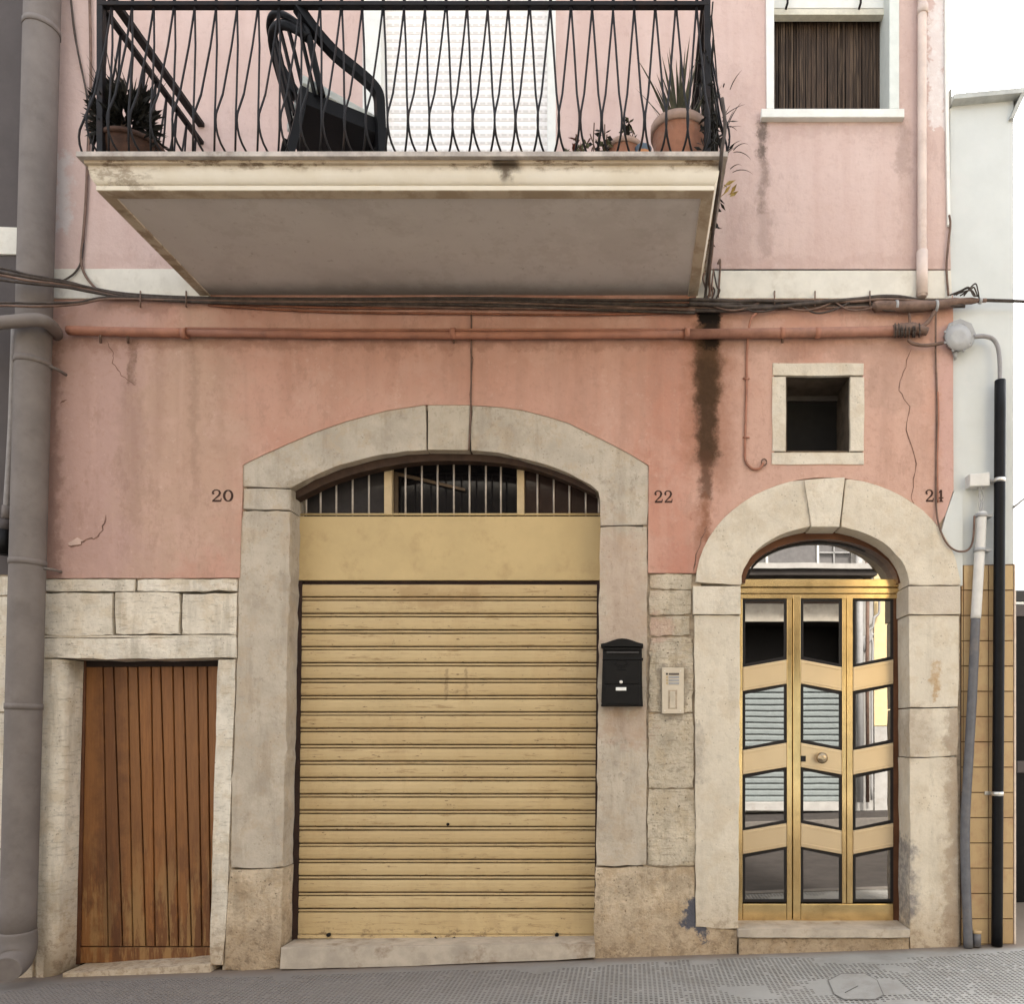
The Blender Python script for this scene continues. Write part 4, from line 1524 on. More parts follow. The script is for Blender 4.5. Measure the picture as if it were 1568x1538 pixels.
gp = pipe('gas_pipe', [P(104, 506, .055), P(180, 508, .055), P(284, 510, .055)], .030, 'pipe_pink',
          'salmon painted gas pipe running level below the balcony', 'pipe')
bm = NB()
tube(bm, [P(284, 510, .055), P(500, 513, .055), P(760, 514, .055), P(1052, 512, .055)], .0245, 14)
link('pipe', bm, 'pipe_pink', gp)
bm = NB()
tube(bm, [P(284, 503, .045), P(500, 505.5, .045), P(1052, 505, .045)], .010, 8)
link('side_tube', bm, 'pipe_pink', gp)
bm = NB()
tube(bm, [P(1048, 512, .055), P(1200, 510, .055), P(1370, 507, .055)], .033, 14)
link('pipe', bm, simple('dull_salmon_pipe', (.30, .15, .105), .6, var=.16, dirt=(.22, .12, .09), dirt_amt=.8), gp)
for px in (283, 694, 1052, 1198, 1252):
    bm = NB()
    y = 511 if px < 1100 else 510
    tube(bm, [P(px - 4, y, .055), P(px + 4, y, .055)], .036, 14)
    link('collar', bm, 'pipe_pink', gp)
for px in (154, 196, 695, 1198):
    bm = NB()
    tube(bm, [P(px, 512, .06), P(px, 523, .03), P(px, 525, .005)], .008, 6)
    link('bracket', bm, 'cable_brown', gp)
bm = NB()
tube(bm, spline([P(1366, 507, .055), P(1385, 505, .055), P(1400, 503, .055), P(1420, 508, .05)], 4), [.034, .042, .038, .044, .040, .043, .036, .040, .036, .03, .032, .028, .026], 12)
link('wrapped_joint', bm, 'cable_brown', gp)
bm = NB()
for k in range(9):
    px = 1368 + k * 5 + random.uniform(-4, 4)
    tube(bm, [P(px + 3 * math.cos(a / 8 * 6.283) * .3, 506 + 10.5 * math.sin(a / 8 * 6.283), .055 + .047 * math.cos(a / 8 * 6.283)) for a in range(9)], .005, 5)
link('wire_wrap', bm, 'cable', gp)

# cables along the string course
def cable(root, pts, r, mat='cable', wob=0.0, seed=1, segs=6):
    rn = random.Random(seed)
    q = []
    for x, y, d in pts:
        q.append((x + rn.uniform(-wob, wob), y + rn.uniform(-wob, wob), d))
    bm = NB()
    tube(bm, spline([P(*v) for v in q], 6), r, segs)
    return link('cable', bm, mat, root)


cb = thing('cable_bundle', 'sagging bundle of dark cables strung across the facade under the balcony', 'cables', P(750, 470, .05))
for i in range(4):
    o = i * 5
    cable(cb, [(-1500, 330 + o, .5), (-500, 385 + o, .45), (-80, 402 + o, .40), (0, 411 + o * 1.1, .36), (45, 421 + o * .9, .33), (100, 431 + o * .6, .20), (140, 440 + o * .5, .09), (200, 451 + o * .4, .05), (320, 455 + o * .5, .045), (520, 457 + o * .6, .045),
               (720, 456 + o * .8, .045), (900, 459 + o, .045), (1065, 461 + o * 1.3, .05)], [.0085, .010, .008, .009][i], 'cable' if i != 2 else 'cable_brown', 1.2, i)
for i in range(2):
    o = i * 5
    cable(cb, [(-1500, 440 + o, .5), (-500, 468 + o, .45), (-80, 464 + o, .40), (0, 463 + o, .36), (60, 465 + o, .33), (120, 462 + o * .8, .15), (160, 456 + o * .6, .07), (230, 456 + o * .6, .05), (400, 460 + o * .6, .045), (700, 466 + o, .04), (1060, 468 + o, .045)],
          .0075, 'cable' if i == 0 else 'cable_brown', .8, 20 + i)
for i, (ya, yb, yc) in enumerate([(460, 461, 466), (464, 472, 472), (468, 480, 478)]):
    cable(cb, [(320, ya, .03), (500, (ya + yb) / 2 + 3, .03), (700, yb, .03), (900, yb + 2, .03), (1062, yc, .035)], .0075, 'cable_paint', .7, 30 + i)
for i in range(7):
    a0 = i * .9
    pts = []
    for k in range(14):
        px = 1055 + k * 32.5
        base = 465.5 + 1.5 * math.sin(k * .5)
        w8 = .25 + .22 * ((i * 37) % 7) / 7
        am = (4.5 + (i * 13) % 6) * (1 if k < 11 else .5) * (.55 + .45 * abs(math.sin(k * .33 + 1.2)))
        pts.append((px, base + am * math.sin(a0 * 1.7 + k * w8), .052 + .018 * math.cos(a0 * 2.3 + k * w8 * 1.3)))
    cable(cb, pts, [.013, .010, .011, .012, .008, .013, .009][i], ['cable', 'cable_brown', 'cable', 'cable', 'cable_brown', 'cable', 'cable'][i], 1.1, 50 + i)
for i in range(6):
    rn2 = random.Random(300 + i)
    xa = 1080 + i * 52 + rn2.uniform(-12, 12)
    sag = rn2.uniform(5, 12)
    cable(cb, [(xa, 464, .06), (xa + 22, 466 + sag, .07), (xa + 48, 468 + sag * .8, .07), (xa + 80, 463, .06)], .006, 'cable' if i % 2 else 'cable_brown', 1.5, 310 + i)
bm = NB()
tube(bm, spline([P(1336, 472, .06), P(1348, 469, .06), P(1385, 470, .065), P(1430, 468, .065), P(1470, 462, .06), P(1510, 460, .06)], 5), [.018] * 2 + [.036] * 12 + [.030] * 6 + [.022] * 3 + [.014] * 3, 10)
link('splice_sleeve', bm, 'cable_brown', cb)
for px in (1372, 1433, 1501):
    bm = NB()
    tube(bm, [P(px - 2, 469 if px < 1480 else 461, .063), P(px + 2, 469 if px < 1480 else 461, .063)], .039 if px < 1480 else .02, 10)
    link('tape_wrap', bm, 'grey_plastic', cb)
cable(cb, [(1480, 459, .06), (1568, 461.5, .06), (1700, 466, .1), (2100, 470, .3), (4200, 420, .3)], .011, 'cable', 0, 3)
for i in range(5):
    cable(cb, [(1455 + i * 5, 452, .06), (1470 + i * 6, 444 - i * 2 + (i % 2) * 5, .09), (1484 + i * 3, 440 + (i % 3) * 6, .10), (1492 + i * 2, 452 + i, .07)], .005, 'cable', 1.5, 80 + i)
for px in (215, 285, 1248, 1186, 1332):
    bm = NB()
    tube(bm, [P(px, 446, .02), P(px, 456, .075), P(px, 468, .07), P(px, 470, .01)], .005, 6)
    link('cable_clip', bm, 'cable_brown', cb)

# cables that climb on their own
c1 = thing('wall_cable', 'frayed dark cable climbing the wall left of the balcony', 'cable', P(128, 440, .03))
cable(c1, [(150, 445, .06), (132, 424, .04), (124, 400, .03), (128, 360, .03), (130, 320, .03), (133, 262, .03), (137, 200, .03), (139, 100, .03), (136, -80, .03)], .0085, 'cable_brown', .6, 5)
cable(c1, [(92, 431, .05), (106, 425, .04), (118, 414, .035), (125, 396, .03), (129, 350, .025), (133, 262, .025), (134, 160, .03), (116, 60, .03), (100, -80, .03)], .006, 'cable', .8, 6)
cable(c1, [(134, 150, .025), (124, 100, .025), (112, 40, .025), (104, -70, .025)], .005, 'cable_brown', .5, 7)
c2 = thing('wall_cable', 'thin brown cable dropping from the gas pipe to the garage keystone', 'cable', P(720, 690, .02))
cable(c2, [(722, 478, .03), (722, 560, .018), (721, 640, .016), (717, 690, .016)], .0055, 'cable_brown', .4, 8)
c3 = thing('wall_cable', 'cable looping from the junction box past number 24', 'cable', P(1440, 845, .02))
cable(c3, [(1433, 470, .06), (1433, 540, .03), (1435, 600, .02), (1434, 680, .02), (1433, 760, .02), (1437, 800, .035), (1448, 830, .04), (1464, 844, .035), (1482, 843, .04), (1490, 826, .05), (1492, 790, .06)], .007, 'cable_brown', .5, 9)
cable(c3, [(1436, 600, .024), (1437, 640, .022), (1435, 700, .022), (1436, 770, .022)], .007, 'pipe_pink', .4, 10)
c4 = thing('hooked_conduit', 'thin salmon conduit with a hooked end left of the small window', 'conduit', P(1150, 720, .02))
cable(c4, [(1160, 478, .06), (1150, 488, .06), (1146, 510, .045), (1144, 540, .02), (1143, 600, .02), (1141, 690, .02), (1143, 708, .02), (1152, 718, .022), (1163, 717, .025), (1169, 709, .025)], .0095, 'pipe_pink', .3, 11)
bm = NB()
tube(bm, [P(1170 + 4 * math.cos(a), 708 + 5 * math.sin(a), .025) for a in [k * .6 for k in range(11)]], .005, 6)
link('hook', bm, 'cable_brown', c4)
for py in (580, 670):
    bm = NB()
    tube(bm, [P(1138, py, .012), P(1142, py, .033), P(1147, py, .012)], .006, 6)
    link('saddle', bm, 'pipe_pink', c4)
c5 = thing('hanging_cable', 'tangled dark cable running down the right edge of the balcony slab', 'cable', P(1088, 440, .1))
cable(c5, [(1106, 150, 1.16), (1110, 195, 1.17), (1106, 232, 1.16), (1103, 262, 1.10), (1098, 300, .90), (1093, 340, .62), (1088, 390, .35), (1083, 430, .12), (1080, 462, .05)], .010, 'cable', .9, 12)
cable(c5, [(1104, 240, 1.12), (1101, 280, .98), (1094, 330, .66), (1092, 380, .36), (1086, 420, .16), (1087, 455, .06)], .008, 'cable_brown', 1.6, 13)
cable(c5, [(1100, 455, .04), (1102, 420, .04), (1103, 398, .05), (1099, 404, .05)], .007, 'cable_brown', .5, 14)
for i in range(6):
    cable(c5, [(1078 + i * 3, 462, .05), (1080 + i * 3 + (i % 2) * 5, 445, .07), (1076 + i * 4, 425 + i * 3, .08), (1083 + i * 2, 408 + 4 * (i % 3), .06)], .006, 'cable' if i % 2 else 'cable_brown', 2, 90 + i)

# corner downpipe of the upper floor, white corner cable
pipe('downpipe', [P(1413, -480, .05), P(1412, 100, .05), P(1412, 250, .05), P(1412, 455, .05)], .030, 'pipe_pale',
     'slim pale pink downpipe beside the upper window', 'drainpipe',
     rings=[(P(1412, 385, .05), P(1412, 452, .05), .037, 'pipe_pale'), (P(1413, 8, .05), P(1413, 22, .05), .036, 'pipe_pale')])
cc = thing('corner_cable', 'white cable duct along the right upper house corner', 'cable duct', P(1453, 400, .02))
bm = NB()
prism(bm, [(1446.5, -480), (1452.5, -480), (1452.5, 100), (1456, 345), (1451, 345), (1447, 100)], .030, .0105, bevel=.004)
link('duct', bm, 'white_pvc', cc)
cable(cc, [(1453, 330, .03), (1455, 345, .03), (1451, 380, .03), (1449, 410, .03), (1452, 452, .04)], .008, 'cable_brown', .5, 15)

# ------------------------------------------------------------------ neighbour on the right
rh = thing('white_house', 'white rendered low house with ochre tiled base at the right edge', 'house', (wx(1512), .03, .05))
slabo('wall', [(1455, 154), (1552, 148), (1553, gedge(1553)), (1456, gedge(1456))], -.020, -.30, 'white_wall', rh)
bm = NB()
box(bm, (wx(1458), .31, -.2), (wx(1551), 5.0, wz(156)))
link('back_wall', bm, 'white_wall', rh)
bm = NB()
vs = []
for x, y, z in [(1456, -.05, 152), (1566, -.05, 142), (1566, 5.1, 142), (1456, 5.1, 152)]:
    vs.append((wx(x), y, wz(z)))
bot = [bm.verts.new(Vector(v) - Vector((0, 0, .035))) for v in vs]
top = [bm.verts.new(v) for v in vs]
bm.faces.new(top); bm.faces.new(bot[::-1])
for i in range(4):
    bm.faces.new([bot[i], bot[(i + 1) % 4], top[(i + 1) % 4], top[i]])
link('coping', bm, 'coping', rh)
bm = NB()   # sloping gutter side of the coping
a = [Vector((wx(1566), -.048, wz(150))), Vector((wx(1552.5), -.01, wz(182))), Vector((wx(1552.5), 5, wz(182))), Vector((wx(1566), 5, wz(150)))]
vs = [bm.verts.new(v) for v in a] + [bm.verts.new(v + Vector((-.03, 0, -.0))) for v in a]
for f in [(0, 1, 2, 3), (7, 6, 5, 4), (0, 4, 5, 1), (1, 5, 6, 2), (2, 6, 7, 3), (3, 7, 4, 0)]:
    bm.faces.new([vs[k] for k in f])
link('verge', bm, 'coping', rh)
bm = NB()
prism(bm, rect(1455.5, 134, 1458, 162), .0, -.03)
link('coping_end', bm, simple('dark_flashing', (.2, .21, .2), .6), rh)
slabo('tile_bed', [(1471, 866), (1554.5, 864), (1554.5, gedge(1554)), (1471, gedge(1471))], -.012, -.021, simple('dark_tile_grout', (.12, .07, .035), .9), rh)
TP = 38.75
for r_ in range(16):
    y0 = 865 + r_ * TP if r_ else 865
    yt, yb = 865.5 + r_ * TP - (0), 865.5 + (r_ + 1) * TP
    if yt > 1452: break
    yb = min(yb, gedge(1520))
    for x0, x1 in ((1472, 1475.2), (1475.2, 1513.8), (1513.8, 1552.4)):
        bm = NB()
        prism(bm, rect(x0 + .7, yt + .8, x1 - .7, yb - .8), -.005 + random.uniform(-.001, .001), -.013, bevel=.0015)
        link('tile', bm, 'tile', rh)
slabo('edge_trim', [(1553, 865), (1556, 865), (1556, gedge(1556)), (1553, gedge(1553))], .002, -.02, simple('pale_edge_trim', (.62, .52, .44), .6), rh, bevel=.002)

# conduits on the neighbour
bc = pipe('conduit', [P(1531.5, 583, .05), P(1530, 900, .05), P(1528, 1200, .05), P(1526.5, 1449, .05)], .0365, 'conduit_black',
          'thick black conduit standing against the white house and its ochre tiles', 'conduit')
for py in (736, 1216):
    bm = NB()
    c = P(1531 - (py - 583) * .006, py, .05)
    tube(bm, [c - Vector((0, 0, .014)), c + Vector((0, 0, .014))], .0395, 16)
    box(bm, (c.x - .065, c.y + .045, c.z - .012), (c.x + .065, c.y + .055, c.z + .012))
    link('clamp', bm, 'steel', bc)
gc = pipe('conduit', [P(1503, 785, .045), P(1501, 830, .045), P(1497, 900, .045), P(1494, 948, .045)], .034, 'white_plastic',
          'slanting conduit, white on top and slate grey below, on the ochre tiles', 'conduit')
bm = NB()
tube(bm, spline([P(1494, 946, .045), P(1490, 1040, .045), P(1484, 1150, .045), P(1478, 1260, .05), P(1479, 1350, .055), P(1483, 1452, .06)], 6), .031, 14)
link('lower_pipe', bm, 'conduit_grey', gc)
for py in (790, 843):
    bm = NB()
    c = P(1503 - (py - 785) * .05, py, .045)
    tube(bm, [c - Vector((0, 0, .012)), c + Vector((0, 0, .012))], .040, 14)
    box(bm, (c.x - .005, c.y - .01, c.z - .008), (c.x + .075, c.y + .06, c.z + .008))
    link('clamp', bm, 'grey_plastic', gc)
bm = NB()
for k, (xa, xb_) in enumerate([(1497, 1501), (1503, 1499), (1500, 1506)]):
    tube(bm, spline([P(xa, 744, .03), P(xb_, 760, .03), P(xa + 2, 772, .035), P(1502 + k, 786, .045)], 4), .005, 6)
link('wires', bm, 'grey_plastic', gc)
sb = pipe('pipe_stub', [P(1496, 1450, .06), P(1496, 1428, .06)], .026, 'conduit_grey', 'short capped pipe stub on the pavement between two conduits', 'pipe',
          rings=[(P(1496, 1430, .06), P(1496, 1426, .06), .028, 'tile')])
bx = thing('cable_box', 'small white cable box on the white wall beside the black conduit', 'cable box', P(1500, 745, -.01))
bm = NB()
prism(bm, [(1485, 726), (1516, 723), (1516, 744), (1485, 745)], .06, -.02, bevel=.006)
link('case', bm, 'white_plastic', bx)
bm = NB()
tube(bm, [P(1514, 737, .03), P(1526, 735, .05)], .012, 8)
link('spur', bm, 'grey_plastic', bx)

jb = thing('junction_box', 'round grey lidded junction box on the right corner of the pink house', 'junction box', P(1467, 543, .02))
bm = NB()
lathe(bm, [(.104, .0), (.108, .02), (.111, .036), (.106, .044), (.100, .046)], P(1467, 517, .012), 'Y', 8)
link('case', bm, 'grey_plastic', jb)
bm = NB()
lathe(bm, [(.090, .0), (.090, .006), (.066, .009), (.062, .014), (.040, .016)], P(1467, 517, .058), 'Y', 24)
link('lid', bm, simple('pale_grey_lid', (.36, .36, .36), .5, var=.08), jb)
for k in range(8):
    bm = NB()
    a = R(22.5 + 45 * k)
    lathe(bm, [(.010, 0), (.010, .006), (.006, .008)], P(1467 + 21.5 * math.cos(a), 517 + 21.5 * math.sin(a), .052), 'Y', 8)
    link('lug', bm, 'grey_plastic', jb)
bm = NB()
tube(bm, spline([P(1490, 516, .05), P(1506, 515, .05), P(1520, 519, .05), P(1528, 532, .05), P(1531, 556, .05), P(1531, 586, .05)], 5), .015, 10)
link('outlet_pipe', bm, simple('grey_bent_tube', (.26, .25, .25), .5), jb)
bm = NB()
tube(bm, [P(1462, 538, .03), P(1463, 551, .025)], [.020, .008], 8)
link('gland', bm, 'grey_plastic', jb)
bm = NB()
tube(bm, spline([P(1390, 520, .06), P(1400, 527, .06), P(1420, 529, .06), P(1444, 525, .06)], 5), .012, 8)
tube(bm, spline([P(1405, 505, .06), P(1420, 494, .06), P(1428, 482, .06), P(1432, 474, .06)], 5), .014, 8)
tube(bm, spline([P(1392, 480, .06), P(1393, 492, .06), P(1391, 503, .06)], 5), .010, 8)
link('inlet_cable', bm, 'cable_brown', jb)

# gate and bollard strip beyond the white house
gt = thing('metal_gate', 'dark metal gate standing beyond the white house', 'gate', (wx(1640) * 1.22, 1.25, .06))
def PG(px, py): return P(px, py, -1.25)
slabo('panel', rect(1448, 928, 1800, 1392), -1.25, -1.30, simple('near_black_gate', (.006, .0055, .006), .6, spec=.15), gt)  # left end extended unseen behind the white house to block sun on the forecourt
slabo('top_rail', rect(1448, 904, 1800, 921), -1.22, -1.30, simple('dark_grey_gate', (.035, .033, .033), .6), gt, bevel=.004)
slabo('mid_rail', rect(1448, 927, 1800, 944), -1.235, -1.30, 'grey_wall', gt, bevel=.004)
slabo('light_strip', rect(1448, 922, 1800, 925.5), -1.23, -1.30, 'white_pvc', gt)
slabo('lock_plate', rect(1558, 1166, 1600, 1184), -1.235, -1.26, 'grey_wall', gt, bevel=.004)
st_c = thing('stay_wire', 'thin grey stay wire slanting off the corner of the white house', 'wire', P(1553, 778, -.02))
cable(st_c, [(1552, 777, -.02), (1568, 764, -.02), (1700, 655, .0), (2400, 70, .0)], .010, 'grey_plastic', 0, 4)

# ------------------------------------------------------------------ neighbour on the left
lh = thing('grey_house', 'dim grey rendered house with a white band at the left edge', 'house', (wx(-200), .02, -.25))
slabo('wall', [(-900, TOP + 60), (70, TOP + 60), (62, 880), (-900, 880)], -.004, -.30, 'grey_wall', lh)
slabo('white_band', [(-900, 310), (52, 349), (50, 390), (-900, 372)], .012, -.005, 'band', lh, bevel=.004)
LST = []
for y0, y1, wd, xe, sh in ((884, 912, 118, 60, 0), (915, 1090, 110, 58, 18), (1093, 1300, 126, 54, 0), (1303, 1530, 104, 52, 12)):
    xx = xe
    w0 = wd - sh
    while xx > -900:
        LST.append((max(xx - w0, -900), y0, xx - 3, y1))
        xx -= w0
        w0 = wd
for i, (x0, y0, x1, y1) in enumerate(LST):
    slabo('stone_block', rag(rect(x0, y0, x1, y1), 20, 1.2, 200 + i), .004, -.2, 'stone_left', lh, bevel=.008)
slabo('lower_wall', rect(-900, 880, 60, 1530), -.012, -.3, 'mortar', lh)
bm = NB()
box(bm, (wx(-900), .31, -.4), (wx(66), 6, wz(TOP + 60)))
link('house_body', bm, 'grey_wall', lh)

# ------------------------------------------------------------------ houses across the street (seen in the door's mirror panes)
W_ = 8.0
FM = (2 * .22 + W_ + DIST) / DIST


def O(px, py): return (CX * 0 + (px - CX) * S * FM, EYE + (CY - py) * S * FM)


oh = thing('opposite_house', 'house across the street with a pale green roller shutter and glazed veranda', 'house', (0, -W_ - 1, .1))


def ob(name, x0, y0, x1, y1, yf, depth, mat, parent=oh, bevel=0):
    (xa, za), (xb_, zb_) = O(x0, y0), O(x1, y1)
    bm = NB()
    box(bm, (min(xa, xb_), -W_ + yf - depth, min(za, zb_)), (max(xa, xb_), -W_ + yf, max(za, zb_)), bevel)
    return link(name, bm, mat, parent)


OW = simple('opposite_cream_render', (.36, .33, .28), .9, var=.12, scale=6, dirt=(.20, .16, .12), dirt_amt=.7)
OWH = simple('opposite_white_render', (.40, .39, .37), .9, var=.1, scale=6, dirt=(.28, .25, .22), dirt_amt=.6)
ob('wall', 100, 820, 1120, 1300, 0, .3, OW)
ob('wall', 1304, 820, 1337, 1300, 0, .3, OWH)
ob('wall', 1120, 925, 1304, 952, 0, .3, OW)
ob('wall', 100, 640, 1337, 740, 0, .3, OW)
ob('opening', 1120, 952, 1304, 1060, -.7, .2, 'black')
ob('opening_top', 1120, 950, 1304, 953, -.01, .7, 'black')
ob('balcony_beam', 1090, 872, 1330, 880, .55, .5, OWH)
ob('balcony_floor', 1090, 881, 1330, 889, .5, .5, 'asphalt')
ob('floor_edge', 1120, 890, 1304, 925, -.02, .3, simple('brown_shade', (.06, .04, .03), .8))
ob('veranda_glass', 1120, 740, 1304, 890, -.05, .1, simple('dusty_veranda_glass', (.13, .125, .125), .25, bump=0))
for x in (1150, 1175, 1253):
    ob('veranda_post', x - 1.6, 740, x + 1.6, 872, .0, .05, 'white_pvc')
for x in (1278,):
    ob('veranda_bar', x - .8, 740, x + .8, 872, .0, .05, 'grey_plastic')
ob('veranda_bar', 1254, 845, 1302, 847, .0, .05, 'grey_plastic')
ob('doorstep', 1120, 1229, 1304, 1241, .12, .3, OWH)
k0 = None
gm = simple('pale_green_shutter_paint', (.205, .232, .232), .5, var=.08)
for i in range(19):
    y = 1052 + i * 9.4
    if y > 1226: break
    (xa, za), (xb_, zb_) = O(1118, y), O(1304, y + 9.2)
    bm = NB()
    g = [[bm.verts.new((x, -W_ - .12 + d, z)) for z, d in ((za, 0), (za - .02, .02), (zb_ + .03, .022), (zb_ + .005, -.012), (zb_, -.012))] for x in (xa, xb_)]
    for j in range(4):
        bm.faces.new([g[0][j], g[0][j + 1], g[1][j + 1], g[1][j]])
    link('shutter_slat', bm, gm, oh)
(xa, za), (xb_, zb_) = O(1100, 640), O(1337, 640)
bm = NB()
box(bm, (O(100, 0)[0], -W_ - 6, za), (O(1337, 0)[0], -W_ + .1, za + .2))
link('roof', bm, 'roof', oh)
bm = NB()
box(bm, (O(100, 0)[0], -W_ - 6, -.3), (O(1337, 0)[0], -W_ - 1.2, za - .01))
link('house_body', bm, OW, oh)

yh = thing('yellow_house', 'pale yellow house across the street right of the green shutter', 'house', (7, -W_ - 1, .2))
YM = simple('pale_yellow_render', (.66, .53, .31), .9, var=.06)
ob('wall', 1338, 700, 1900, 1112, .02, .4, YM, yh)
ob('lower_wall', 1338, 1113, 1900, 1300, .03, .4, OWH, yh)
ob('roof', 1338, 690, 1900, 699, .12, 6, 'roof', yh)
bm = NB()
box(bm, (O(1338, 0)[0], -W_ - 6, -.3), (O(1900, 0)[0], -W_ - .45, O(0, 701)[1]))
link('house_body', bm, YM, yh)
for nm, px, r_, mm, lab in (('drainpipe', 1312.5, .06, 'grey_plastic', 'grey drainpipe on the house across the street'), ('drainpipe', 1324, .032, 'cable_brown', 'thin brown pipe beside the grey one across the street')):
    x = O(px, 0)[0]
    bm = NB()
    tube(bm, [(x, -W_ + .16, .3), (x, -W_ + .16, 5.4)], r_, 12)
    single(link(nm, bm, mm), lab, 'drainpipe')

bm = NB()
def OP(px, py, dy=.12): return Vector((O(px, 0)[0], -W_ + dy, O(0, py)[1]))
tube(bm, spline([OP(1343, 915), OP(1342, 940), OP(1335, 948), OP(1333, 962), OP(1327, 968), OP(1329, 980), OP(1333, 990), OP(1332, 1060), OP(1331, 1225)], 6), .022, 8)
tube(bm, spline([OP(1333, 972), OP(1326, 985), OP(1320, 978), OP(1322, 1000)], 5), .03, 8)
single(link('gas_meter_pipe', bm, 'grey_plastic'), 'bent gas meter pipe on the wall across the street', 'pipe')
# ------------------------------------------------------------------ things on the balcony
FL = ZT


def placed(o_list, loc, rz):
    pass


# black resin armchair
A = R(34)
Fv = Vector((math.cos(A), math.sin(A), 0))
Lv = Vector((-math.sin(A), math.cos(A), 0))
CH = Vector((-1.80, -.70, FL - .0))
ch = thing('armchair', 'black slatted resin armchair with a pale cushion on the balcony', 'chair', CH)


def c3d(f, l, z): return CH + Fv * f + Lv * l + Vector((0, 0, z))


def slab_quad(bm, pts, th, nrm):
    vs = [bm.verts.new(p) for p in pts] + [bm.verts.new(p + nrm * th) for p in pts]
    n = len(pts)
    bm.faces.new(vs[:n]); bm.faces.new(vs[n:][::-1])
    for i in range(n):
        bm.faces.new([vs[i], vs[n + i], vs[n + (i + 1) % n], vs[(i + 1) % n]])


def fl_tube(bm, pts, w_, t_, k=5):
    """flat-section sweep: pts are (f, l, z); w_ across the chair's side, t_ in the bending plane"""
    q = spline([c3d(*p) for p in pts], k)
    prev = None
    rings = []
    for i, p in enumerate(q):
        tg = (q[min(i + 1, len(q) - 1)] - q[max(i - 1, 0)]).normalized()
        s_ = Lv
        n = tg.cross(s_).normalized()
        rings.append([bm.verts.new(p + s_ * a * w_ / 2 + n * b * t_ / 2) for a, b in ((-1, -1), (1, -1), (1, 1), (-1, 1))])
    for a, b in zip(rings, rings[1:]):
        for k_ in range(4):
            bm.faces.new([a[k_], a[(k_ + 1) % 4], b[(k_ + 1) % 4], b[k_]])
    bm.faces.new(rings[0][::-1]); bm.faces.new(rings[-1])


bm = NB()
box_pts = [c3d(f, l, .43) for f, l in ((-.20, -.23), (.25, -.25), (.25, .25), (-.20, .23))]
slab_quad(bm, box_pts, .03, Vector((0, 0, 1)))
slab_quad(bm, [c3d(f, l, .385) for f, l in ((.235, -.25), (.25, -.25), (.25, .25), (.235, .25))], .045, Vector((0, 0, 1)))
slab_quad(bm, [c3d(f, l, .37) for f, l in ((-.2, -.245), (.25, -.25), (.25, -.235), (-.2, -.23))], .06, Vector((0, 0, 1)))
link('seat', bm, 'chair', ch)
# backrest: curved frame and slats
def backp(u, z):
    """u -1..1 across the back, z height; the back leans and wraps forward at the sides"""
    lean = -.21 - (z - .43) * .24
    return (lean + .10 * u * u, u * (.275 - .05 * max(0, (z - .75)) / .2), z)


bm = NB()
top = [backp(u / 8, .95 - .19 * abs(u / 8) ** 2.6) for u in range(-8, 9)]
q = [c3d(*p) for p in [backp(-1, .43)] + [backp(-1, .62)] + top + [backp(1, .62), backp(1, .43)]]
tube(bm, spline(q, 3), .019, 8)
q = [c3d(*backp(u / 8, .885 - .165 * abs(u / 8) ** 2.6)) for u in range(-8, 9)]
tube(bm, q, .026, 8)
link('back_frame', bm, 'chair', ch)
for i in range(8):
    u = -.86 + i * 1.72 / 7
    bm = NB()
    ztop = .90 - .17 * abs(u) ** 2.6
    pts = [c3d(*backp(u, .44 + (ztop - .44) * k / 6)) for k in range(7)]
    rings = [[bm.verts.new(p + Lv * a + Fv * b) for a, b in ((-.017, -.005), (.017, -.005), (.017, .005), (-.017, .005))] for p in pts]
    for a, b in zip(rings, rings[1:]):
        for k_ in range(4):
            bm.faces.new([a[k_], a[(k_ + 1) % 4], b[(k_ + 1) % 4], b[k_]])
    link('back_slat', bm, 'chair', ch)
for sd in (-1, 1):
    bm = NB()
    fl_tube(bm, [(-.235, sd * .25, .89), (-.15, sd * .265, .79), (-.04, sd * .28, .70), (.08, sd * .285, .65), (.16, sd * .285, .615), (.205, sd * .28, .57), (.215, sd * .275, .47), (.225, sd * .27, .28), (.24, sd * .27, .0)], .055, .05)
    link('armrest', bm, 'chair', ch)
    bm = NB()
    fl_tube(bm, [(-.20, sd * .24, .45), (-.24, sd * .25, .22), (-.29, sd * .26, .0)], .05, .045)
    link('rear_leg', bm, 'chair', ch)
cu = NB()
vs = bmesh.ops.create_cube(cu, size=1)['verts']
bmesh.ops.subdivide_edges(cu, edges=cu.edges[:], cuts=4, use_grid_fill=True)
for v in cu.verts:
    x, y, z = v.co * 2
    k = 1 - .5 * max(abs(x), abs(y)) ** 6
    p = c3d(.02 + x * .22, y * .22, .495 + z * .045 * k - .03 * x)
    v.co = p
single(link('seat_cushion', cu, 'cushion', smooth=True), 'pale grey-green cushion lying on the black balcony armchair', 'cushion')


# pots
def pot(name, c, r_top, h, mat='terracotta', label=None, rim=.03):
    root = thing(name, label, 'plant pot', c)
    bm = NB()
    rb = r_top * .72
    lathe(bm, [(rb, 0), (rb + (r_top - rb) * .5, h * .45), (r_top * .93, h - rim - .002), (r_top * .93, h - rim)], c, 'Z', 28)
    link('pot_body', bm, mat, root)
    bm = NB()
    lathe(bm, [(r_top * .93, h - rim), (r_top, h - rim), (r_top, h), (r_top * .88, h), (r_top * .86, h - .02), (.01, h - .025)], c, 'Z', 28)
    link('rim', bm, 'pot_rim' if mat == 'terracotta' else mat, root)
    return root


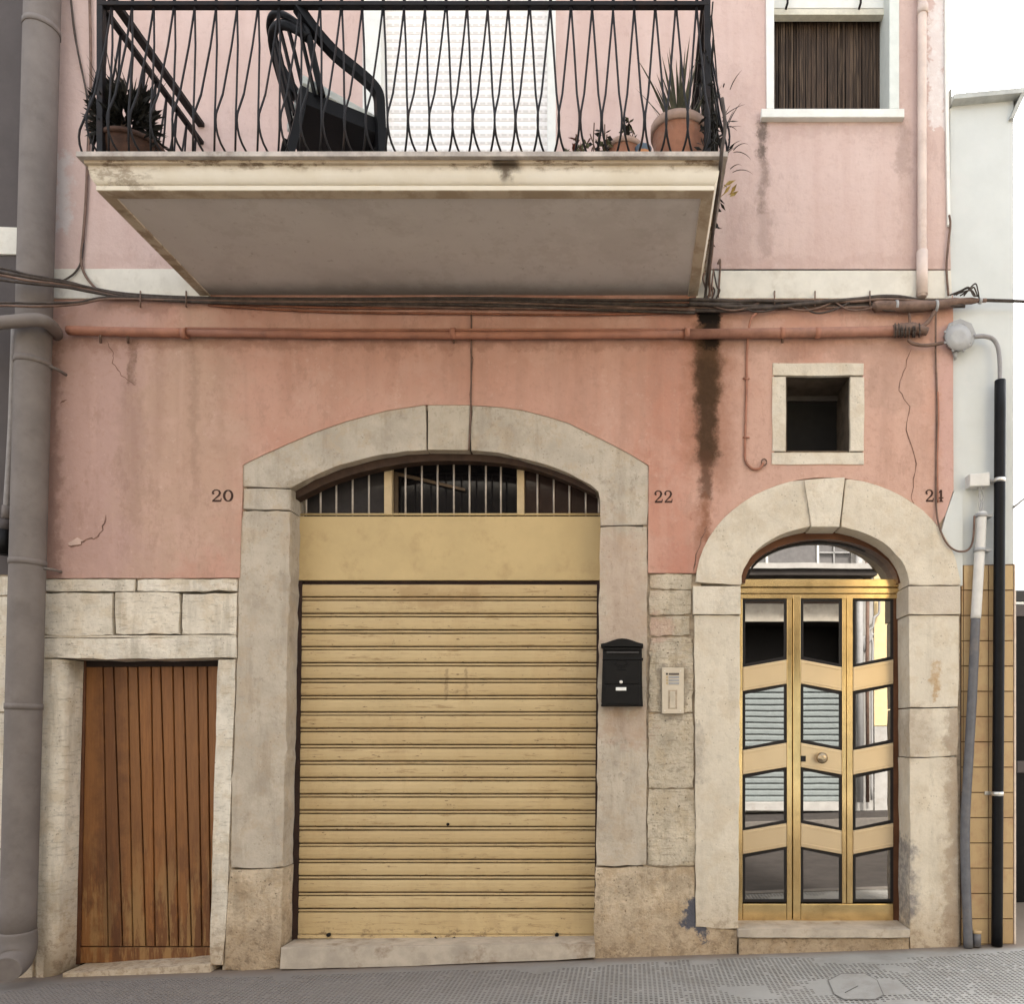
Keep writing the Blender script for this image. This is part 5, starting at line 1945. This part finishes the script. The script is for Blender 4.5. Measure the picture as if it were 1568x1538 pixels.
def blade(bm, base, az, lean, L, w_, curl=.4, n=6):
    """a narrow tapering leaf with a fold"""
    d = Vector((math.cos(az), math.sin(az), 0))
    s_ = Vector((-d.y, d.x, 0))
    p = Vector(base)
    rows = []
    ang = lean
    for i in range(n + 1):
        t = i / n
        ww = w_ * (1 - t) ** .7 * (.7 + .6 * min(t * 4, 1) * .5)
        rows.append((p.copy(), ww))
        ang2 = ang + curl * t
        p = p + (d * math.sin(ang2) + Vector((0, 0, 1)) * math.cos(ang2)) * L / n
    vl = [bm.verts.new(q + s_ * w2 / 2) for q, w2 in rows]
    vm = [bm.verts.new(q - d * w2 * .25 - Vector((0, 0, w2 * .25))) for q, w2 in rows]
    vr = [bm.verts.new(q - s_ * w2 / 2) for q, w2 in rows]
    for i in range(n):
        bm.faces.new([vl[i], vl[i + 1], vm[i + 1], vm[i]])
        bm.faces.new([vm[i], vm[i + 1], vr[i + 1], vr[i]])


def leaflet(bm, p, d, L, w_):
    d = d.normalized()
    s_ = d.cross(Vector((random.uniform(-1, 1), random.uniform(-1, 1), random.uniform(-1, 1)))).normalized()
    a, b, c, e = p, p + d * L * .5 + s_ * w_ / 2, p + d * L, p + d * L * .5 - s_ * w_ / 2
    k = d.cross(s_) * w_ * .2
    v = [bm.verts.new(q) for q in (a, b, c, e)]
    m = bm.verts.new(p + d * L * .5 + k)
    for i in range(4):
        bm.faces.new([v[i], v[(i + 1) % 4], m])


rn = random.Random(21)
pc = Vector(((1041 - CX) * S * .836, -.86, FL))
pot('terracotta_pot', pc, .168, .335, label='wide terracotta pot at the right corner of the balcony', rim=.05)
spk = thing('spiky_plant', 'spiky grey-brown plant growing from the wide terracotta pot', 'plant', pc + Vector((0, 0, .31)))
for i in range(62):
    bm = NB()
    az = rn.uniform(0, 6.283)
    lean = rn.uniform(.02, .75)
    b0 = pc + Vector((math.cos(az) * .07 * rn.random(), math.sin(az) * .07 * rn.random(), .31))
    blade(bm, b0, az, lean, rn.uniform(.24, .50) * (1 - .25 * lean), rn.uniform(.018, .03), rn.uniform(-.1, .5))
    link('leaf', bm, 'aloe', spk)
pc2 = Vector(((957 - CX) * S * .82, -.92, FL))
pot('plant_pot', pc2, .105, .185, label='low round pot left of the wide terracotta pot', rim=.03)


def succulent(name, px, d, label, mats, n=24, hgt=.22, spread=.10, base=0.0, ll=(.03, .055)):
    c = Vector(((px - CX) * S * F(d), -d, FL + base))
    root = thing(name, label, 'plant', c, 'small plants at the foot of the railing')
    bm = NB()
    tips = []
    for i in range(5):
        az = rn.uniform(0, 6.283)
        t = c + Vector((math.cos(az) * spread * rn.uniform(.3, 1), math.sin(az) * spread * rn.uniform(.3, 1), hgt * rn.uniform(.6, 1)))
        mid = (c + t) / 2 + Vector((rn.uniform(-.02, .02), rn.uniform(-.02, .02), .02))
        tube(bm, spline([c, mid, t], 4), .0035, 5)
        tips.append((c, mid, t))
    link('stem', bm, 'twig', root)
    for mm in mats:
        bm = NB()
        for i in range(n):
            a, b, t = rn.choice(tips)
            u = rn.uniform(.35, 1)
            p = a.lerp(b, u * 2) if u < .5 else b.lerp(t, u * 2 - 1)
            leaflet(bm, p, Vector((rn.uniform(-1, 1), rn.uniform(-1, 1), rn.uniform(-.3, 1))), rn.uniform(*ll), rn.uniform(*ll) * .55)
        tag(link('leaf_cluster', bm, mm, root), kind='stuff')
    return root


succulent('succulent', 893, .95, 'small red-leaved succulent at the foot of the railing', ['red_leaf', 'green_leaf'], 22, .20, .10)
succulent('succulent', 872, .92, 'low green succulent next to the red-leaved one', ['green_leaf'], 30, .20, .07)
succulent('succulent', 925, .95, 'drab green succulent between the red one and the low pot', ['green_leaf', 'dark_leaf'], 18, .22, .10)
succulent('succulent', 957, .92, 'leafy succulent sprouting from the low round pot', ['green_leaf', 'dark_leaf'], 20, .14, .09, base=.16)
succulent('leggy_weed', 915, .90, 'leggy weed with few dark leaves standing tallest by the railing', ['dark_leaf'], 7, .36, .08)
# tin with blue and orange print
tc = Vector(((985 - CX) * S * .82, -.99, FL))
tn = thing('planter_tin', 'blue tin with an orange patch beside the wide terracotta pot', 'tin', tc)
bm = NB()
lathe(bm, [(.040, 0), (.046, .125), (.048, .13), (.045, .135)], tc, 'Z', 16)
link('tin_body', bm, 'blue_plastic', tn)
bm = NB()
for k in range(5):
    a0, a1 = R(-130 + k * 16), R(-130 + (k + 1) * 16)
    r1 = .047
    v = [bm.verts.new(tc + Vector((r1 * math.cos(a), r1 * math.sin(a), z))) for a, z in ((a0, .03), (a1, .03), (a1, .10), (a0, .10))]
    bm.faces.new(v)
link('printed_patch', bm, simple('orange_print', (.46, .20, .08), .5), tn)

# climber tangled in the right side railing
cl = thing('dry_climber', 'dry dark climber tangled in the right end of the balcony railing', 'plant', (PX1 + .02, -.7, FL))
bm = NB()
for i in range(64):
    y0, y1 = rn.uniform(-1.1, -.15), rn.uniform(-1.15, -.1)
    z1 = rn.uniform(.25, .88)
    pts = [(PX1 + rn.uniform(.0, .09), y0, FL + rn.uniform(0, .1)), (PX1 + rn.uniform(-.01, .10), (y0 + y1) / 2 + rn.uniform(-.1, .1), FL + z1 * .5), (PX1 + rn.uniform(-.01, .03), y1, FL + z1)]
    tube(bm, spline(pts, 4), .0045, 5)
tag(link('stem', bm, 'dark_leaf', cl), kind='stuff')
bm = NB()
for i in range(420):
    z = abs(rn.gauss(.18, .22))
    if z > .85: continue
    p = Vector((PX1 + .04 + rn.gauss(0, .035) - z * .04, rn.uniform(-1.12, -.1), FL + z))
    leaflet(bm, p, Vector((rn.uniform(-1, 1), rn.uniform(-1, 1), rn.uniform(-1, .6))), rn.uniform(.03, .07), rn.uniform(.015, .03))
for i in range(9):
    p = Vector((PX1 + .10 + rn.uniform(-.02, .04), rn.uniform(-1.15, -.8), FL + rn.uniform(.05, .36)))
    blade(bm, p, rn.uniform(-.9, .6), rn.uniform(.3, 1.2), rn.uniform(.08, .16), .009, rn.uniform(.2, 1.3))
for i in range(4):
    p = Vector((PX1 + .13 + rn.uniform(-.01, .02), rn.uniform(-1.15, -1.0), FL + rn.uniform(-.03, .05)))
    blade(bm, p, rn.uniform(-.9, .6), 1.2, rn.uniform(.08, .13), .009, 1.4)
tag(link('leaf_cluster', bm, 'dark_leaf', cl), kind='stuff')
bm = NB()
for i in range(9):
    p = P(1108, 288, 1.1) + Vector((rn.uniform(-.03, .04), rn.uniform(-.03, .03), rn.uniform(-.06, .04)))
    leaflet(bm, p, Vector((rn.uniform(.2, 1), rn.uniform(-1, 1), rn.uniform(-.4, 1))), rn.uniform(.04, .07), .02)
link('yellow_leaf', bm, 'yellow_leaf', cl)

# left corner: shrivelled cactus in a terracotta bowl
pl = Vector(((203 - CX) * S * .835, -.90, FL))
pot('terracotta_bowl', pl, .175, .20, 'rust_bowl', label='broad rust-coloured bowl at the left corner of the balcony', rim=.025)
sp = thing('dark_shrub', 'dense dark spiky shrub at the left corner of the balcony', 'plant', pl + Vector((-.05, 0, .18)))
bm = NB()
c0 = pl + Vector((-.05, -.0, .345))
for i in range(760):
    v = Vector((rn.gauss(0, 1), rn.gauss(0, 1), rn.gauss(0, 1))).normalized()
    leaflet(bm, c0 + Vector((v.x * .15, v.y * .12, v.z * .165)) * rn.random() ** .4, v + Vector((rn.uniform(-.6, .6), rn.uniform(-.6, .6), rn.uniform(-.2, .7))), rn.uniform(.05, .11), rn.uniform(.02, .04))
for i in range(26):
    az = rn.uniform(0, 6.283)
    blade(bm, c0 + Vector((math.cos(az) * .08, math.sin(az) * .06, .05)), az, rn.uniform(0, .8), rn.uniform(.14, .30), .016, rn.uniform(-.2, .4))
for i in range(40):
    az = rn.uniform(0, 6.283)
    p = pl + Vector((math.cos(az) * .15 + .05, math.sin(az) * .12, rn.uniform(.05, .2)))
    leaflet(bm, p, Vector((rn.uniform(.0, 1), rn.uniform(-1, 1), rn.uniform(-.6, .6))), rn.uniform(.04, .09), .02)
tag(link('leaf_cluster', bm, 'dark_leaf', sp), kind='stuff')
bm = NB()
tube(bm, spline([pl + Vector((-.02, 0, .17)), pl + Vector((-.05, 0, .26)), pl + Vector((-.07, .02, .38))], 4), .016, 8)
link('stem', bm, 'twig', sp)
